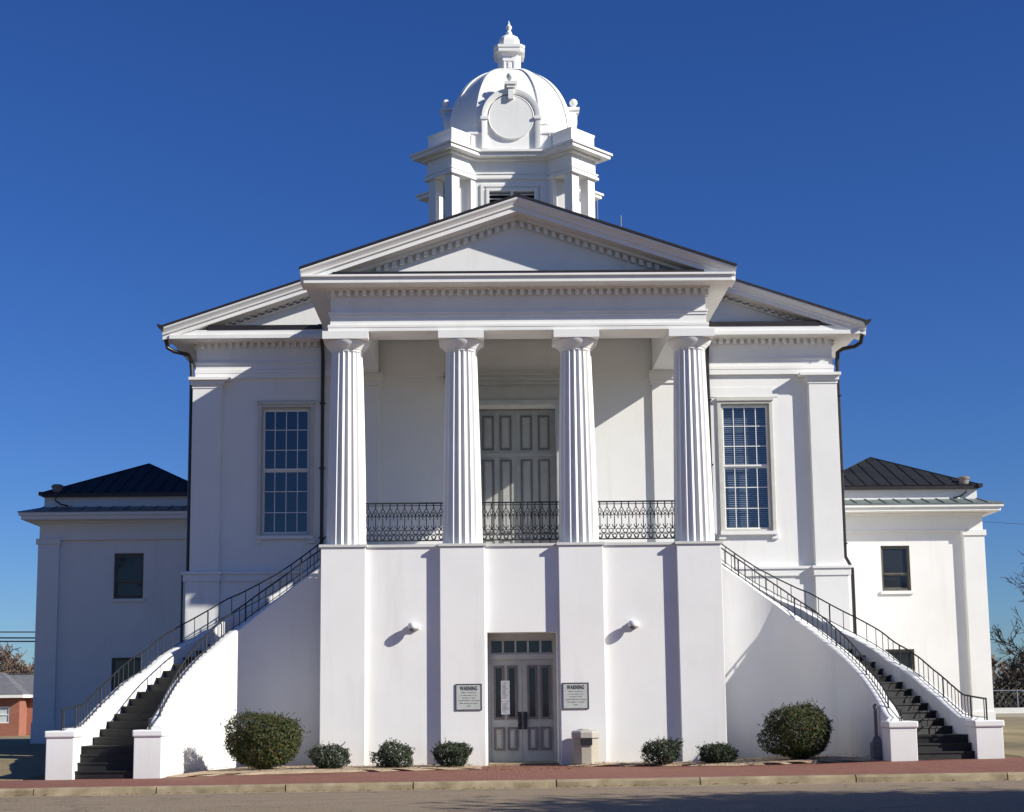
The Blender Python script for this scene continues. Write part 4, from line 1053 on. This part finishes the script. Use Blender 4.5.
# poles and cables
def pole(loc, h, label):
    t = thing('utility_pole', label, 'utility pole', loc); m = MB(); m.tube([(0, 0, -.3), (0, 0, h)], .14, 10, .1); m.build('post', 'wood', t, smooth=50)
    m = MB(); m.box(-.06, .06, -.9, .9, h-.9, h-.78); m.build('crossarm', 'wood', t)
pole((-52, 50, -.3), 7.2, 'wooden utility pole beyond the left edge, carrying the cables'); pole((4, 50, -.3), 7.2, 'wooden utility pole behind the courthouse')
pole((38, 6, .3), 7.0, 'wooden utility pole beyond the right edge')
def cable(a, b, sag, r, label, grp=None):
    p = [(a[0]+(b[0]-a[0])*i/24, a[1]+(b[1]-a[1])*i/24, a[2]+(b[2]-a[2])*i/24-4*sag*(i/24)*(1-i/24)) for i in range(25)]
    o = MB().tube(p, r, 5).build('cable', 'iron', smooth=60); tag(o, label, 'cable', grp)
cable((-52, 49.3, 6.62), (4, 49.3, 6.45), .75, .035, 'topmost thin black cable left of the left wing', 'overhead cables on the left')
cable((-52, 50, 6.35), (4, 50, 6.2), .8, .045, 'middle black cable left of the left wing', 'overhead cables on the left')
cable((-52, 50.6, 6.15), (4, 50.6, 6.05), .8, .045, 'lowest black cable left of the left wing', 'overhead cables on the left')
cable((15.72, 14, 7.62), (38, 6, 6.2), .35, .006, 'thin cable running from the right wing cornice out to the right')

# fence, low wall and parked car on the right
F = thing('chain_link_fence', 'grey chain link fence along the far lawn on the right', 'fence', (27, 48, .32))
m = MB()
for i in range(60):
    x = i*.35; m.tube([(x, 0, .05), (x+1.5, 0, 1.5)], .006, 3); m.tube([(x+1.5, 0, .05), (x, 0, 1.5)], .006, 3)
m.build('mesh', 'rod', F, recalc=False)
MB().tube([(0, 0, 1.5), (22, 0, 1.5)], .03, 6).build('rail', 'rod', F)
for i in range(11): MB().tube([(i*2.2+.1, 0, 0), (i*2.2+.1, 0, 1.55)], .035, 6).build('post', 'rod', F)
L = thing('low_wall', 'low white wall with a grey foot in front of the chain link fence', 'wall', (27, 46.6, .33))
m = MB(); m.box(0, 24, 0, .25, .22, .52); m.build('wall', 'housetrim', L); MB().box(0, 24, -.04, .3, -.1, .22).build('footing', 'concrete', L)
C = thing('parked_car', 'silver parked car far off behind the chain link fence', 'car', (101, 235, .18), R_(8))
def section(mb, y0, y1, pts): mb.prism([(x, y0, z) for x, z in pts], (0, y1-y0, 0))
m = MB(); section(m, -.88, .88, [(-2.25, .35), (-2.28, .62), (-2.15, .82), (-1.2, .92), (1.0, .92), (2.0, .80), (2.25, .62), (2.25, .35), (1.75, .25), (-1.75, .25)]); m.build('body', 'carpaint', C, bevel=.08)
m = MB(); m.loft([[(-1.5, y, .90), (1.15, y, .90), (.55, y*.86, 1.38), (-.85, y*.86, 1.40)] for y in (-.84, .84)]); cab = m.build('cabin', 'carglass', C, bevel=.04)
m = MB(); m.loft([[(-.85, y, 1.375), (.55, y, 1.355), (.5, y*.97, 1.43), (-.8, y*.97, 1.45)] for y in (-.74, .74)]); m.build('car_roof', 'carpaint', C, bevel=.03)
for x in (-1.38, 1.38):
    for y in (-.9, .72):
        m = MB(); m.loft([[(x+.32*cos(i*pi/10), y+k, .32+.32*sin(i*pi/10)) for i in range(20)] for k in (0, .2)]); w = m.build('wheel', 'tyre', C)
        m = MB(); m.loft([[(x+.18*cos(i*pi/8), y+k, .32+.18*sin(i*pi/8)) for i in range(16)] for k in (-.01, .21)]); m.build('rim', 'rod', w)

# ------------------------------------------------------------------ light, sky, camera
AZ, EL = R_(65), R_(30)                         # sun to the right of the facade normal, winter height
sd_ = Vector((sin(AZ)*cos(EL), -cos(AZ)*cos(EL), sin(EL)))
sun = bpy.data.lights.new('sun', 'SUN'); sun.energy = 5.0; sun.angle = R_(.53); sun.color = (1, .958, .85)
so = bpy.data.objects.new('sun', sun); COL.objects.link(so); so.rotation_euler = sd_.to_track_quat('Z', 'Y').to_euler(); so.location = (30, -20, 30)
w = bpy.data.worlds.new('World'); scene.world = w; w.use_nodes = True; nt = w.node_tree
sky = nt.nodes.new('ShaderNodeTexSky'); sky.sky_type = 'NISHITA'; sky.sun_disc = False
sky.sun_elevation = EL; sky.sun_rotation = math.atan2(sd_.x, sd_.y)
sky.air_density = 1.0; sky.dust_density = .15; sky.ozone_density = 3.5; sky.altitude = 60
hs = nt.nodes.new('ShaderNodeHueSaturation'); hs.inputs['Saturation'].default_value = 1.18; hs.inputs['Hue'].default_value = .508
nt.links.new(sky.outputs[0], hs.inputs['Color'])
bg = nt.nodes['Background']; tn = nt.nodes.new('ShaderNodeMix'); tn.data_type = 'RGBA'; tn.blend_type = 'MULTIPLY'; tn.inputs[0].default_value = 1
tn.inputs[7].default_value = (.60, .86, 1.32, 1); nt.links.new(hs.outputs[0], tn.inputs[6]); nt.links.new(tn.outputs[2], bg.inputs[0]); bg.inputs[1].default_value = .054

cam = bpy.data.cameras.new('camera'); co = bpy.data.objects.new('camera', cam); COL.objects.link(co); scene.camera = co
cam.sensor_width = 36; cam.sensor_fit = 'HORIZONTAL'; cam.lens = 1480/1024*36; cam.shift_y = 86/1024; cam.clip_start = .1; cam.clip_end = 12000
P_, Q_, W_ = R_(8), R_(.65), R_(.9)
f = Vector((sin(W_)*cos(P_), cos(W_)*cos(P_), sin(P_))); r = Vector((cos(W_), -sin(W_), 0)); u = r.cross(f)
r2 = r*cos(Q_)-u*sin(Q_); u2 = u*cos(Q_)+r*sin(Q_)
mt = Matrix((r2, u2, -f)).transposed().to_4x4(); mt.translation = Vector((-.8, -37, 1.6)); co.matrix_world = mt
scene.render.resolution_x = 1024; scene.render.resolution_y = 812
scene.view_settings.view_transform = 'Standard'; scene.view_settings.look = 'None'; scene.view_settings.gamma = 1
scene.view_settings.exposure = .44
